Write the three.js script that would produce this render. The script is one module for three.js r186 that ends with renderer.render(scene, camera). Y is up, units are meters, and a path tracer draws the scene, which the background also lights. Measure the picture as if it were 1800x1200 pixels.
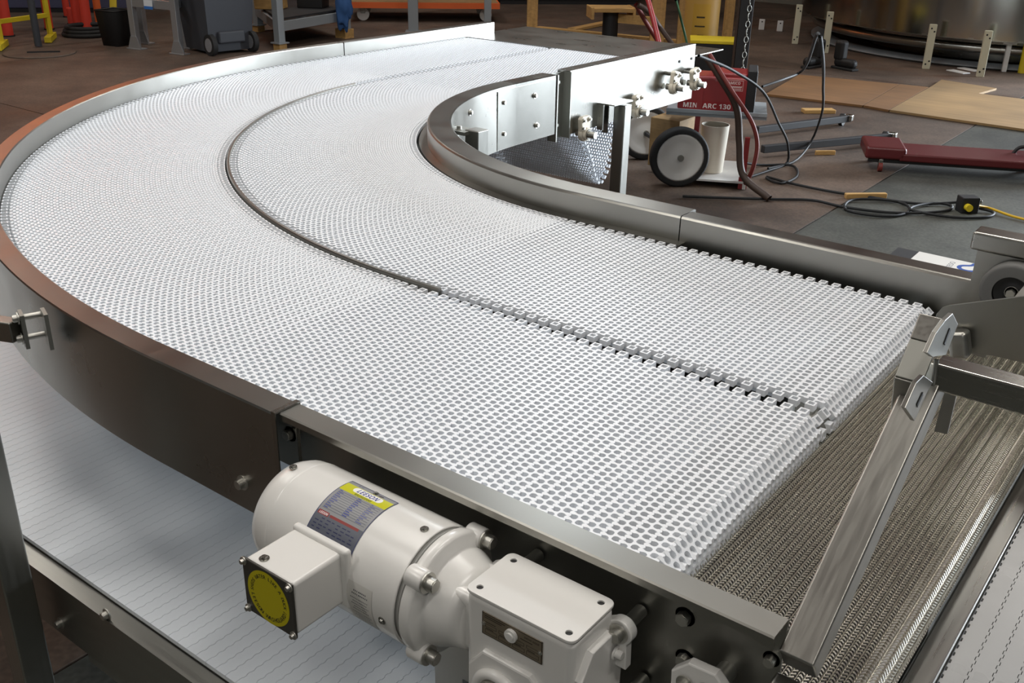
import * as THREE from 'three';
import { mergeGeometries } from 'three/addons/utils/BufferGeometryUtils.js';
import { RoundedBoxGeometry } from 'three/addons/geometries/RoundedBoxGeometry.js';
import { RectAreaLightUniformsLib } from 'three/addons/lights/RectAreaLightUniformsLib.js';

RectAreaLightUniformsLib.init();
const V = (x, y, z) => new THREE.Vector3(x, y, z);
const scene = new THREE.Scene();
const renderer = new THREE.WebGLRenderer({ antialias: true });
renderer.toneMapping = THREE.LinearToneMapping;
renderer.toneMappingExposure = 0.87;
renderer.shadowMap.enabled = true;

// ---------------------------------------------------------------- camera
const FOC = 1762.3;
const RX = [0.79428646, -0.26393412, 0.54721824], RY = [0.01808498, 0.91057878, 0.41293974], RZ = [-0.6072742, -0.31809601, 0.72803363];
const EYE = V(0, 1.625, 0);
const camera = new THREE.PerspectiveCamera((2 * Math.atan(600 / FOC) * 180) / Math.PI, 1.5, 0.05, 80);
camera.position.copy(EYE);
camera.quaternion.setFromRotationMatrix(new THREE.Matrix4().makeBasis(V(RX[0], RY[0], RZ[0]), V(RX[1], RY[1], RZ[1]), V(RX[2], RY[2], RZ[2])));
camera.updateMatrixWorld();
// a pixel of the photograph gives a direction; the plane it lies on gives the distance
const ray = (px, py) => {
  const a = (px - 900) / FOC, b = -(py - 600) / FOC;
  return V(RX[0] * a + RX[1] * b - RX[2], RY[0] * a + RY[1] * b - RY[2], RZ[0] * a + RZ[1] * b - RZ[2]);
};
const onY = (px, py, y = 0) => { const d = ray(px, py); return EYE.clone().addScaledVector(d, (y - EYE.y) / d.y); };
const onX = (px, py, x) => { const d = ray(px, py); return EYE.clone().addScaledVector(d, (x - EYE.x) / d.x); };
const onZ = (px, py, z) => { const d = ray(px, py); return EYE.clone().addScaledVector(d, (z - EYE.z) / d.z); };

// ---------------------------------------------------------------- sky and large lights
scene.background = new THREE.Color(1.6, 1.8, 2.1);
function areaLight(w, h, color, intensity, pos, target) {
  const l = new THREE.RectAreaLight(color, intensity, w, h);
  l.position.copy(pos); l.lookAt(target); scene.add(l); return l;
}
const DOOR = { x0: 1.2, x1: 7.0, h: 4.2, z: -16 };
areaLight(DOOR.x1 - DOOR.x0, DOOR.h, new THREE.Color(0.82, 0.91, 1.0), 64, V((DOOR.x0 + DOOR.x1) / 2, DOOR.h / 2, DOOR.z + 0.02), V((DOOR.x0 + DOOR.x1) / 2, DOOR.h / 2, 0));
const LAMPS = [[-3.1, -1.6], [-0.9, -3.0], [1.5, -1.2], [-3.4, 2.0], [1.2, 3.0], [-10.6, -3.2], [-10.6, -9.4], [-6.2, -9.6], [-7.4, -2.2], [-0.7, -10.4]];

// ---------------------------------------------------------------- helpers
let seed = 7;
const rnd = () => { seed = (seed * 1664525 + 1013904223) >>> 0; return seed / 4294967296; };
const names = new Map();
const numbered = (n) => { const k = names.get(n) || 0; names.set(n, k + 1); return k ? n + '_' + String(k).padStart(3, '0') : n; };
const shade = (m) => { m.castShadow = true; m.receiveShadow = true; return m; };
function thing(name, label, category, pos = [0, 0, 0], turn = 0, group) {
  const o = new THREE.Group(); o.name = numbered(name); o.position.set(...pos); o.rotation.y = turn;
  o.userData = { label, category }; if (group) o.userData.group = group;
  scene.add(o); return o;
}
function solo(name, label, category, geo, mat, group) {
  const m = shade(new THREE.Mesh(geo, mat)); m.name = numbered(name); m.userData = { label, category }; if (group) m.userData.group = group;
  scene.add(m); return m;
}
function part(parent, name, geo, mat, label) {
  const m = shade(new THREE.Mesh(geo, mat)); m.name = name; if (label) m.userData.label = label; parent.add(m); return m;
}
function sub(parent, name, pos = [0, 0, 0]) { const g = new THREE.Group(); g.name = name; g.position.set(...pos); parent.add(g); return g; }
function struct(name, geo, mat, parent = scene) {
  const m = shade(new THREE.Mesh(geo, mat)); m.name = name; if (parent === scene) m.userData.kind = 'structure'; parent.add(m); return m;
}
const plain = (g) => { const q = g.index ? g.toNonIndexed() : g; for (const k of Object.keys(q.attributes)) if (!['position', 'normal', 'uv'].includes(k)) q.deleteAttribute(k); return q; };
const join = (...gs) => mergeGeometries(gs.map(plain));
const box = (w, h, d, x = 0, y = 0, z = 0) => new THREE.BoxGeometry(w, h, d).translate(x, y, z);
const rbox = (w, h, d, r = 0.003, x = 0, y = 0, z = 0, seg = 2) => new RoundedBoxGeometry(w, h, d, seg, Math.min(r, w / 2.01, h / 2.01, d / 2.01)).translate(x, y, z);
const span = (x0, x1, y0, y1, z0, z1, r = 0) => (r ? rbox : (w, h, d, _, x, y, z) => box(w, h, d, x, y, z))(Math.abs(x1 - x0), Math.abs(y1 - y0), Math.abs(z1 - z0), r, (x0 + x1) / 2, (y0 + y1) / 2, (z0 + z1) / 2);
const cyl = (r, h, seg = 24, r2 = r) => new THREE.CylinderGeometry(r2, r, h, seg);
const cylX = (r, h, seg = 24) => cyl(r, h, seg).rotateZ(Math.PI / 2);
const cylZ = (r, h, seg = 24) => cyl(r, h, seg).rotateX(Math.PI / 2);
function between(a, b, r, seg = 10, r2 = r) {
  const d = b.clone().sub(a), g = cyl(r, d.length(), seg, r2);
  g.applyQuaternion(new THREE.Quaternion().setFromUnitVectors(V(0, 1, 0), d.clone().normalize()));
  return g.translate((a.x + b.x) / 2, (a.y + b.y) / 2, (a.z + b.z) / 2);
}
// a rectangular bar from a to b; `side` fixes the roll
function bar(a, b, w, h, side = V(1, 0, 0), r = 0) {
  const d = b.clone().sub(a), t = d.clone().normalize(), s = side.clone().addScaledVector(t, -side.dot(t)).normalize(), n = V(0, 0, 0).crossVectors(t, s);
  const g = r ? rbox(w, h, d.length(), r) : box(w, h, d.length());
  g.applyMatrix4(new THREE.Matrix4().makeBasis(s, n, t));
  return g.translate((a.x + b.x) / 2, (a.y + b.y) / 2, (a.z + b.z) / 2);
}
const hose = (pts, r, seg = 60, rs = 6) => new THREE.TubeGeometry(new THREE.CatmullRomCurve3(pts), seg, r, rs);
const lathe = (pts, seg = 32) => new THREE.LatheGeometry(pts.map(([r, y]) => new THREE.Vector2(r, y)), seg);
const poly = (pts) => { const s = new THREE.Shape(); pts.forEach(([x, y], i) => (i ? s.lineTo(x, y) : s.moveTo(x, y))); return s; };
const plate = (shape, d, bevel = 0) => new THREE.ExtrudeGeometry(shape, bevel ? { depth: d - 2 * bevel, bevelEnabled: true, bevelSize: bevel, bevelThickness: bevel, bevelSegments: 2, bevelOffset: -bevel, curveSegments: 10 } : { depth: d, bevelEnabled: false, curveSegments: 10 });
const hexHead = (r, h) => { // bolt head with washer, axis +y, base at 0
  return join(cyl(r * 1.45, 0.002, 18).translate(0, 0.001, 0), cyl(r, h, 6).translate(0, 0.002 + h / 2, 0), cyl(r * 0.82, 0.0012, 12).translate(0, 0.002 + h + 0.0006, 0));
};
const screwHead = (r, h) => join(cyl(r * 1.5, 0.0012, 14).translate(0, 0.0006, 0), cyl(r, h, 14, r * 0.8).translate(0, h / 2, 0));

// ---------------------------------------------------------------- procedural textures
function noiseTex(w, h, f, srgb, rep) {
  const d = new Uint8Array(w * h * 4);
  for (let y = 0; y < h; y++) for (let x = 0; x < w; x++) { const c = f(x / w, y / h, x, y); const i = (y * w + x) * 4; d[i] = c[0]; d[i + 1] = c[1]; d[i + 2] = c[2]; d[i + 3] = 255; }
  const t = new THREE.DataTexture(d, w, h); t.wrapS = t.wrapT = THREE.RepeatWrapping; t.magFilter = THREE.LinearFilter; t.minFilter = THREE.LinearMipmapLinearFilter; t.generateMipmaps = true;
  if (srgb) t.colorSpace = THREE.SRGBColorSpace; if (rep) t.repeat.set(rep[0], rep[1]); t.needsUpdate = true; return t;
}
const hash = (x, y, s) => { let h = (x * 374761393 + y * 668265263 + s * 974711) | 0; h = Math.imul(h ^ (h >>> 13), 1274126177); return ((h ^ (h >>> 16)) >>> 0) / 4294967296; };
function vnoise(u, v, nx, ny, s) { // tiling value noise
  const x = u * nx, y = v * ny, xi = Math.floor(x), yi = Math.floor(y), fx = x - xi, fy = y - yi, sx = fx * fx * (3 - 2 * fx), sy = fy * fy * (3 - 2 * fy);
  const g = (i, j) => hash(((i % nx) + nx) % nx, ((j % ny) + ny) % ny, s);
  return (g(xi, yi) * (1 - sx) + g(xi + 1, yi) * sx) * (1 - sy) + (g(xi, yi + 1) * (1 - sx) + g(xi + 1, yi + 1) * sx) * sy;
}
const fbm = (u, v, n, s, o = 4) => { let a = 0, t = 0, k = 1; for (let i = 0; i < o; i++) { a += k * vnoise(u, v, n << i, n << i, s + i * 17); t += k; k *= 0.55; } return a / t; };
const clampB = (v) => Math.max(0, Math.min(255, v | 0));
// brushed streaks along u, cloudy wear on top
const brushed = noiseTex(512, 512, (u, v, x, y) => { const a = vnoise(u, v, 6, 256, 3) * 0.5 + vnoise(u, v, 24, 512, 5) * 0.3 + fbm(u, v, 4, 9, 3) * 0.5; const b = clampB(70 + a * 140); return [b, b, b]; }, false, [2, 2]);
const steelRough = noiseTex(512, 512, (u, v) => { const a = fbm(u, v, 6, 41, 4); const b = clampB(150 + a * 60); return [b, b, b]; }, false, [1.5, 1.5]);
function concrete(r, g, b, s, stain) {
  return noiseTex(1024, 1024, (u, v) => {
    const a = fbm(u, v, 4, s, 6) - 0.5, c = fbm(u, v, 24, s + 50, 3) - 0.5, d = vnoise(u, v, 512, 512, s + 90) - 0.5;
    const k = 1 + a * 0.9 + c * 0.35 + d * 0.28, w = Math.max(0, fbm(u, v, 6, s + 133, 4) - 0.55) * 4;
    return [clampB(r * k * (1 - w * stain[0])), clampB(g * k * (1 - w * stain[1])), clampB(b * k * (1 - w * stain[2]))];
  }, true, [0.22, 0.22]);
}
const floorBrown = concrete(84, 71, 61, 11, [0.12, 0.25, 0.35]);
const floorGrey = concrete(74, 75, 69, 211, [0.2, 0.18, 0.2]);
const plasticSpeck = noiseTex(256, 256, (u, v) => { const a = fbm(u, v, 8, 77, 3); const b = clampB(150 + a * 90); return [b, b, b]; }, false, [4, 4]);
function woodTex(r, g, b, s) {
  return noiseTex(512, 512, (u, v) => { const w = vnoise(u, v, 3, 6, s) * 1.6, a = vnoise(u, v + w * 0.01, 4, 90, s + 3), c = vnoise(u, v, 10, 256, s + 8), e = fbm(u, v, 3, s + 21, 3); const k = 0.74 + a * 0.08 + c * 0.08 + e * 0.34; return [clampB(r * k), clampB(g * k), clampB(b * k)]; }, true);
}
const plyTex = woodTex(150, 122, 82, 301), pineTex = woodTex(196, 156, 96, 401);
const rustTex = noiseTex(512, 512, (u, v) => { const a = fbm(u, v, 4, 501, 5), k = 0.6 + a * 0.8; return [clampB(128 * k), clampB(72 * k), clampB(48 * k)]; }, true, [0.5, 0.5]);

// ---------------------------------------------------------------- materials
const L = (r, g, b) => new THREE.Color().setRGB(r, g, b);
const std = (color, roughness = 0.6, metalness = 0, extra = {}) => new THREE.MeshPhysicalMaterial({ color, roughness, metalness, ...extra });
const STAINLESS = [0.34, 0.333, 0.306];
const M = {
  steel: std(L(...STAINLESS), 0.42, 1, { roughnessMap: steelRough }),
  steelBright: std(L(...STAINLESS), 0.36, 1, { roughnessMap: steelRough }),
  tube: std(L(...STAINLESS), 0.5, 1, { roughnessMap: steelRough }),
  drum: std(L(...STAINLESS), 0.16, 1),
  grey: std(L(0.13, 0.13, 0.125), 0.6, 0),
  zinc: std(L(0.36, 0.36, 0.33), 0.5, 1),
  bolt: std(L(0.55, 0.54, 0.5), 0.42, 1),
  wire: std(L(0.66, 0.63, 0.56), 0.3, 1),
  belt: std(L(0.845, 0.87, 0.905), 0.42, 0),
  bed: std(L(0.76, 0.83, 0.92), 0.5, 0),
  flatBelt: std(L(0.76, 0.8, 0.84), 0.45, 0, { roughnessMap: plasticSpeck }),
  greyBelt: std(L(0.4, 0.4, 0.395), 0.4, 0, { roughnessMap: plasticSpeck }),
  paint: std(L(0.78, 0.77, 0.74), 0.32, 0, { clearcoat: 0.4, clearcoatRoughness: 0.2 }),
  gasket: std(L(0.34, 0.34, 0.32), 0.7, 0),
  black: std(L(0.012, 0.012, 0.013), 0.55, 0),
  rubber: std(L(0.018, 0.018, 0.018), 0.75, 0),
  dark: std(L(0.03, 0.03, 0.032), 0.6, 0.2),
  bearing: std(L(0.78, 0.72, 0.6), 0.45, 0),
  ivory: std(L(0.62, 0.6, 0.45), 0.55, 0),
  greyPaint: std(L(0.3, 0.33, 0.35), 0.5, 0.1),
  alu: std(L(0.6, 0.62, 0.65), 0.42, 0.8),
  red: std(L(0.26, 0.016, 0.018), 0.42, 0, { clearcoat: 0.3 }),
  redDark: std(L(0.1, 0.009, 0.011), 0.42, 0, { clearcoat: 0.2 }),
  redTube: std(L(0.68, 0.055, 0.03), 0.55, 0),
  orange: std(L(0.75, 0.14, 0.03), 0.55, 0),
  yellow: std(L(0.72, 0.55, 0.02), 0.5, 0),
  bin: std(L(0.055, 0.06, 0.072), 0.55, 0),
  blue: std(L(0.04, 0.12, 0.32), 0.8, 0),
  white: std(L(0.75, 0.75, 0.73), 0.55, 0),
  wheel: std(L(0.66, 0.65, 0.62), 0.5, 0),
  ply: std(L(1, 1, 1), 0.75, 0, { map: plyTex }),
  plyBrown: std(L(0.72, 0.56, 0.46), 0.75, 0, { map: plyTex }),
  pine: std(L(1, 1, 1), 0.7, 0, { map: pineTex }),
  ochre: std(L(0.5, 0.3, 0.07), 0.5, 0),
  brownHose: std(L(0.05, 0.028, 0.018), 0.6, 0),
  greenHose: std(L(0.02, 0.1, 0.04), 0.5, 0),
  redHose: std(L(0.16, 0.022, 0.016), 0.55, 0),
  cable: std(L(0.01, 0.011, 0.012), 0.65, 0),
  yellowCord: std(L(0.7, 0.42, 0.01), 0.5, 0),
  wall: std(L(0.1, 0.097, 0.088), 0.85, 0),
  subfloor: std(L(0.14, 0.13, 0.12), 0.9, 0),
  wallOlive: std(L(0.17, 0.167, 0.138), 0.85, 0),
  wallDark: std(L(0.07, 0.075, 0.14), 0.7, 0),
  roof: std(L(0.22, 0.18, 0.17), 0.85, 0, { map: rustTex }),
  cladding: std(L(0.72, 0.3, 0.16), 0.8, 0),
  beam: std(L(0.16, 0.06, 0.035), 0.7, 0),
  slabBrown: std(L(1, 1, 1), 0.62, 0, { map: floorBrown, bumpMap: floorBrown, bumpScale: 0.0006 }),
  slabGrey: std(L(1, 1, 1), 0.6, 0, { map: floorGrey, bumpMap: floorGrey, bumpScale: 0.0006 }),
  coolGlow: std(L(0.9, 0.9, 0.9), 0.5, 0, { emissive: L(0.9, 0.96, 1), emissiveIntensity: 6 }),
  sodium: std(L(0.8, 0.6, 0.4), 0.5, 0, { emissive: L(1, 0.6, 0.3), emissiveIntensity: 6 }),
  tubeGlow: std(L(0.9, 0.9, 0.9), 0.5, 0, { emissive: L(1, 0.96, 0.9), emissiveIntensity: 6 }),
};

// lettering and print, drawn flat where it is printed
function print(w, h, draw) {
  const c = document.createElement('canvas'); c.width = w; c.height = h; const g = c.getContext('2d'); draw(g, w, h);
  const t = new THREE.CanvasTexture(c); t.colorSpace = THREE.SRGBColorSpace; t.anisotropy = 8; return t;
}
const printed = (tex, rough = 0.45, metal = 0) => std(L(1, 1, 1), rough, metal, { map: tex });

// ================================================================ THE HALL
{
  // floor: slabs with open joints on a dark bed
  struct('floor', span(-19, 10, -0.3, -0.03, -18, 7), M.subfloor);
  const floor = scene.getObjectByName('floor');
  const xs = [-18.9, -13.85, -9.85, -5.85, -1.85, 2.15, 6.15, 9.9], zs = [-17.9, -13.9, -9.9, -3.9, 0.1, 6.9];
  for (let i = 0; i + 1 < xs.length; i++) for (let j = 0; j + 1 < zs.length; j++) {
    const g = span(xs[i] + 0.005, xs[i + 1] - 0.005, -0.06, 0, zs[j] + 0.005, zs[j + 1] - 0.005);
    const p = g.attributes.position, u = g.attributes.uv;
    for (let k = 0; k < p.count; k++) u.setXY(k, p.getX(k), p.getZ(k));
    struct('slab', g, xs[i] < -1.9 ? M.slabBrown : M.slabGrey, floor);
  }
  struct('ceiling', span(-19, 10, 6.2, 6.4, -18, 7), M.roof);
  const ceil = scene.getObjectByName('ceiling');
  for (let k = 0; k < 8; k++) struct('beam', join(span(-19, 10, 5.75, 5.78, -16.5 + k * 3 - 0.12, -16.5 + k * 3 + 0.12), span(-19, 10, 5.78, 6.2, -16.5 + k * 3 - 0.02, -16.5 + k * 3 + 0.02)), M.beam, ceil);
  struct('wall_left', span(-19, -18.8, 0, 6.2, -18, 7), M.wallOlive);
  struct('upper_cladding', span(-18.8, -18.76, 2.6, 6.2, -16, 6.8), M.cladding, scene.getObjectByName('wall_left'));
  struct('wall_right', span(9.8, 10, 0, 6.2, -18, 7), M.wall);
  struct('wall_front', span(-18.8, 9.8, 0, 6.2, 6.8, 7), M.wall);
  struct('wall_back', join(span(-18.8, DOOR.x0, 0, 6.2, DOOR.z - 0.2, DOOR.z), span(DOOR.x1, 9.8, 0, 6.2, DOOR.z - 0.2, DOOR.z), span(DOOR.x0, DOOR.x1, DOOR.h, 6.2, DOOR.z - 0.2, DOOR.z)), M.wallOlive);
  struct('upper_cladding', span(-18.8, DOOR.x0 - 0.3, 4.4, 6.2, DOOR.z, DOOR.z + 0.04), M.cladding, scene.getObjectByName('wall_back'));
  const girder = thing('crane_girder', 'orange painted overhead crane girder under the roof', 'crane'); part(girder, 'web', span(-9.6, -7.2, 4.3, 4.9, -6.9, -6.86), M.orange); for (const y of [4.3, 4.9]) part(girder, 'flange', span(-9.6, -7.2, y - 0.02, y + 0.02, -7.05, -6.7), M.orange); for (const x of [-9.5, -7.3]) part(girder, 'hanger', span(x - 0.03, x + 0.03, 4.92, 6.2, -6.91, -6.85), M.beam);
  const washer = (label, pos, size, aim, power) => {
    const t = thing('wall_lamp', label, 'light'), along = Math.abs(aim.x) > Math.abs(aim.z);
    part(t, 'housing', along ? box(0.16, 0.12, size, pos.x - aim.x * 0.1, pos.y, pos.z) : box(size, 0.12, 0.16, pos.x, pos.y, pos.z - aim.z * 0.1), M.dark);
    part(t, 'lens', along ? box(0.01, 0.1, size * 0.98, pos.x - aim.x * 0.012, pos.y, pos.z) : box(size * 0.98, 0.1, 0.01, pos.x, pos.y, pos.z - aim.z * 0.012), M.sodium);
    part(t, 'hanger', cyl(0.012, 6.2 - pos.y - 0.06, 8).translate(pos.x - aim.x * 0.1, (6.2 + pos.y + 0.06) / 2, pos.z - aim.z * 0.1), M.zinc);
    areaLight(size, 0.1, new THREE.Color(1.0, 0.68, 0.46), power, pos, pos.clone().add(aim));
  };
  washer('amber lamp washing the rust coloured upper left wall', V(-17.2, 5.3, -9.5), 6, V(-1, 0, 0), 105);
  { const hb = thing('high_bay_lamp', 'cool white high bay lamp hung low above conveyor far end', 'light', [-3.2, 3.3, -4.9]);
    part(hb, 'reflector', lathe([[0.1, 0.3], [0.34, 0.0], [0.36, 0.0], [0.12, 0.32]], 32), M.alu); part(hb, 'lens', cyl(0.32, 0.01, 32).translate(0, 0.02, 0), M.coolGlow); part(hb, 'driver', cyl(0.12, 0.2, 20).translate(0, 0.41, 0), M.dark); part(hb, 'hanger', cyl(0.01, 2.4, 8).translate(0, 1.7, 0), M.zinc);
    areaLight(0.55, 0.55, new THREE.Color(0.86, 0.94, 1.0), 48, V(-3.2, 3.29, -4.9), V(-3.2, 0, -4.8999)); }
  LAMPS.forEach(([x, z]) => {
    const t = thing('ceiling_light', 'twin tube fluorescent ceiling light hung above the shop floor', 'light', [x, 5.2, z], 0, 'fluorescent ceiling lights');
    part(t, 'housing', rbox(0.34, 0.06, 2.44, 0.01, 0, 0.07, 0), M.white);
    for (const s of [-1, 1]) part(t, 'tube', cylZ(0.019, 2.4, 12).translate(s * 0.09, 0.015, 0), M.tubeGlow);
    for (const s of [-1, 1]) part(t, 'hanger', cyl(0.006, 0.9, 6).translate(0, 0.55, s * 1), M.zinc);
    areaLight(0.3, 2.4, new THREE.Color(1.0, 0.965, 0.905), 5, V(x, 5.305, z), V(x, 9, z + 0.0001));
    areaLight(0.3, 2.4, new THREE.Color(1.0, 0.965, 0.905), 29, V(x, 5.19, z), V(x, 0, z + 0.0001));
  });
}

// ================================================================ MAIN CONVEYOR: path
const CX = -1.38, CZ = -3.25, BELT_Y = 0.85;
// station along the bend: phi 0 = start of the bend (near side), 90 deg = its far end
function station(kind, v) {
  if (kind === 'near') return { o: V(v, 0, CZ), rad: V(0, 0, 1), run: V(-1, 0, 0), len: CX - v };
  if (kind === 'far') return { o: V(CX, 0, v), rad: V(-1, 0, 0), run: V(0, 0, -1), len: CZ - v };
  return { o: V(CX, 0, CZ), rad: V(-Math.sin(v), 0, Math.cos(v)), run: V(-Math.cos(v), 0, -Math.sin(v)), len: v };
}
// sweep a closed profile [[r, y], ...] (counter-clockwise seen along the run) through stations
function sweep(profile, sts, rMean) {
  const pos = [], nor = [], uv = [], n = profile.length;
  const at = (s, [r, y]) => s.o.clone().addScaledVector(s.rad, r).setY(y);
  const push = (p, q, t) => { pos.push(p.x, p.y, p.z); nor.push(q.x, q.y, q.z); uv.push(...t); };
  let area = 0; for (let i = 0; i < n; i++) { const a = profile[i], b = profile[(i + 1) % n]; area += a[0] * b[1] - b[0] * a[1]; }
  const flip = area < 0 ? -1 : 1; let acc = 0; const cum = [0];
  for (let i = 0; i < n; i++) { const a = profile[i], b = profile[(i + 1) % n]; acc += Math.hypot(b[0] - a[0], b[1] - a[1]); cum.push(acc); }
  for (let k = 0; k + 1 < sts.length; k++) {
    const s = sts[k], t = sts[k + 1], l0 = s.l, l1 = t.l;
    for (let i = 0; i < n; i++) {
      const a = profile[i], b = profile[(i + 1) % n], dl = Math.hypot(b[0] - a[0], b[1] - a[1]) || 1;
      const nr = (flip * (b[1] - a[1])) / dl, ny = (-flip * (b[0] - a[0])) / dl;
      const ns = s.rad.clone().multiplyScalar(nr).add(V(0, ny, 0)), nt = t.rad.clone().multiplyScalar(nr).add(V(0, ny, 0));
      const A = at(s, a), B = at(s, b), C = at(t, b), D = at(t, a);
      const tri = (p, q, r, u) => { const f = V(0, 0, 0).crossVectors(q[0].clone().sub(p[0]), r[0].clone().sub(p[0])); const ok = f.dot(ns) > 0; for (const w of ok ? [p, q, r] : [p, r, q]) push(w[0], w[1], w[2]); };
      const P = [A, ns, [l0, cum[i]]], Q = [B, ns, [l0, cum[i + 1]]], R = [C, nt, [l1, cum[i + 1]]], S = [D, nt, [l1, cum[i]]];
      tri(P, Q, R); tri(P, R, S);
    }
  }
  const capTris = THREE.ShapeUtils.triangulateShape(profile.map(([x, y]) => new THREE.Vector2(x, y)), []);
  for (const [s, dir] of [[sts[0], -1], [sts[sts.length - 1], 1]]) {
    const nn = s.run.clone().multiplyScalar(dir);
    for (const [a, b, c] of capTris) {
      const p = [a, b, c].map((i) => at(s, profile[i])), f = V(0, 0, 0).crossVectors(p[1].clone().sub(p[0]), p[2].clone().sub(p[0]));
      for (const i of f.dot(nn) > 0 ? [0, 1, 2] : [0, 2, 1]) push(p[i], nn, [p[i].x, p[i].y]);
    }
  }
  const g = new THREE.BufferGeometry();
  g.setAttribute('position', new THREE.Float32BufferAttribute(pos, 3)); g.setAttribute('normal', new THREE.Float32BufferAttribute(nor, 3)); g.setAttribute('uv', new THREE.Float32BufferAttribute(uv, 2));
  return g;
}
const nearRun = (x0, x1) => [x0, x1].map((v) => ({ ...station('near', v), l: -v }));
const farRun = (z0, z1) => [z0, z1].map((v) => ({ ...station('far', v), l: -v }));
const bend = (a, b, R, n = 72) => Array.from({ length: n + 1 }, (_, i) => { const v = a + ((b - a) * i) / n; return { ...station('bend', v), l: v * R }; });
const H = Math.PI / 2;

// ---------------------------------------------------------------- conveyor frame
const frame = thing('curved_conveyor', 'stainless steel frame of the curved conveyor carrying the white grid belts', 'conveyor');
{
  const rT = 0.91;
  // outer side: straight drive side, bend, straight far side
  const lip = (r0, r1, yb, th = 0.004) => [[r0, yb], [r0, rT - 0.003], [r0 + 0.003, rT], [r1 - 0.002, rT], [r1, rT - 0.002], [r1, rT - 0.012], [r1 - th, rT - 0.012], [r1 - th, rT - th], [r0 + th, rT - th], [r0 + th, yb]];
  part(frame, 'side_rail', sweep(lip(2.372, 2.413, 0.56), nearRun(-0.276, -1.058)), M.tube);
  const boxed = (r0, r1, yb) => [[r0, 0.79], [r0, rT - 0.003], [r0 + 0.003, rT], [r1 - 0.002, rT], [r1, rT - 0.003], [r1, yb], [r1 - 0.004, yb], [r1 - 0.004, rT - 0.006], [r0 + 0.004, rT - 0.006], [r0 + 0.004, 0.79]];
  part(frame, 'side_rail', join(sweep(boxed(2.372, 2.42, 0.705), nearRun(-1.066, CX)), sweep(boxed(2.372, 2.42, 0.705), bend(0, H, 2.4, 96)), sweep(boxed(2.372, 2.42, 0.705), farRun(CZ, -3.56))), M.steel);
  part(frame, 'side_rail', sweep(boxed(2.372, 2.42, 0.63), farRun(-3.566, -4.76)), M.steel);
  part(frame, 'splice_plate', sweep([[2.37, 0.8], [2.3715, 0.913], [2.421, 0.913], [2.4215, 0.70], [2.419, 0.70], [2.419, 0.9105], [2.3725, 0.9105], [2.3725, 0.8]], nearRun(-1.0575, -1.0665)), M.steelBright);
  // inner side
  const innerP = (yb, rf = 1.068) => [[1.15, 0.8], [1.15, rT - 0.006], [1.147, rT - 0.0015], [1.143, rT], [rf + 0.007, rT], [rf + 0.002, rT - 0.003], [rf, yb], [rf + 0.004, yb], [rf + 0.007, rT - 0.006], [1.143, rT - 0.006], [1.146, 0.8]];
  part(frame, 'inner_rail', sweep(innerP(0.66, 1.09), nearRun(-0.30, -1.076)), M.steel);
  part(frame, 'inner_rail', join(sweep(innerP(0.66), nearRun(-1.079, CX)), sweep(innerP(0.66), bend(0, H, 1.1, 64))), M.steel);
  part(frame, 'inner_rail', sweep(innerP(0.66), farRun(CZ, -3.53)), M.steelBright);
  const panelP = [[1.15, 0.8], [1.15, rT - 0.004], [1.146, rT], [1.082, rT], [1.08, 0.635], [1.084, 0.635], [1.086, rT - 0.006], [1.146, rT - 0.006]];
  part(frame, 'side_panel', sweep(panelP, farRun(-3.655, -4.79)), M.steelBright);
  // vertical channel between the bend and the far panel
  part(frame, 'channel_post', join(span(-2.50, -2.455, 0.62, 0.905, -3.56, -3.553), span(-2.50, -2.455, 0.62, 0.905, -3.66, -3.653), span(-2.50, -2.495, 0.62, 0.905, -3.66, -3.553)), M.zinc);
  // ledge (wear lip) at the foot of the inner rail, and the guide strip between the lanes
  const lipP = [[1.15, 0.838], [1.15, 0.848], [1.178, 0.848], [1.178, 0.838]];
  part(frame, 'wear_lip', join(sweep(lipP, nearRun(-1.06, CX)), sweep(lipP, bend(0, H, 1.1, 48))), M.tube);
  const gP = [[1.7705, 0.8], [1.7705, 0.853], [1.7725, 0.856], [1.779, 0.856], [1.781, 0.853], [1.781, 0.8]];
  part(frame, 'lane_guide', join(sweep(gP, nearRun(-1.3, CX)), sweep(gP, bend(0, H - 0.12, 1.78, 72))), M.tube);
  // slider bed under the belts
  const bedLane = (a, b) => { const bed = [[a, 0.83], [a, 0.8365], [b, 0.8365], [b, 0.83]]; return join(sweep(bed, nearRun(-0.56, CX)), sweep(bed, bend(0, H, 1.8, 48)), sweep(bed, farRun(CZ, -4.44))); };
  part(frame, 'slider_bed', bedLane(1.212, 1.744), M.bed); part(frame, 'slider_bed', bedLane(1.812, 2.344), M.bed);
  part(frame, 'drip_pan', join(sweep([[1.155, 0.786], [1.155, 0.79], [2.37, 0.79], [2.37, 0.786]], nearRun(-0.56, CX)), sweep([[1.155, 0.786], [1.155, 0.79], [2.37, 0.79], [2.37, 0.786]], bend(0, H, 1.8, 40)), sweep([[1.155, 0.786], [1.155, 0.79], [2.37, 0.79], [2.37, 0.786]], farRun(CZ, -3.6))), M.tube);
  // end transfer deck at the far end
  part(frame, 'transfer_deck', span(-3.79, -2.465, 0.845, 0.850, -5.12, -4.512), M.steel);
  part(frame, 'deck_apron', span(-3.79, -2.465, 0.68, 0.845, -4.80, -4.79), M.tube);
  // bolted splice plates on the inside skin of the bend
  const curvedPlate = (a, b, r, y0, y1, t = 0.003) => sweep([[r, y0], [r, y1], [r - t, y1], [r - t, y0]], bend(a, b, r, 14));
  part(frame, 'splice_plate', join(curvedPlate(H - 0.12, H, 1.069, 0.662, 0.895), sweep([[1.069, 0.662], [1.069, 0.895], [1.066, 0.895], [1.066, 0.662]], farRun(CZ, -3.525))), M.steelBright);
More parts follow.
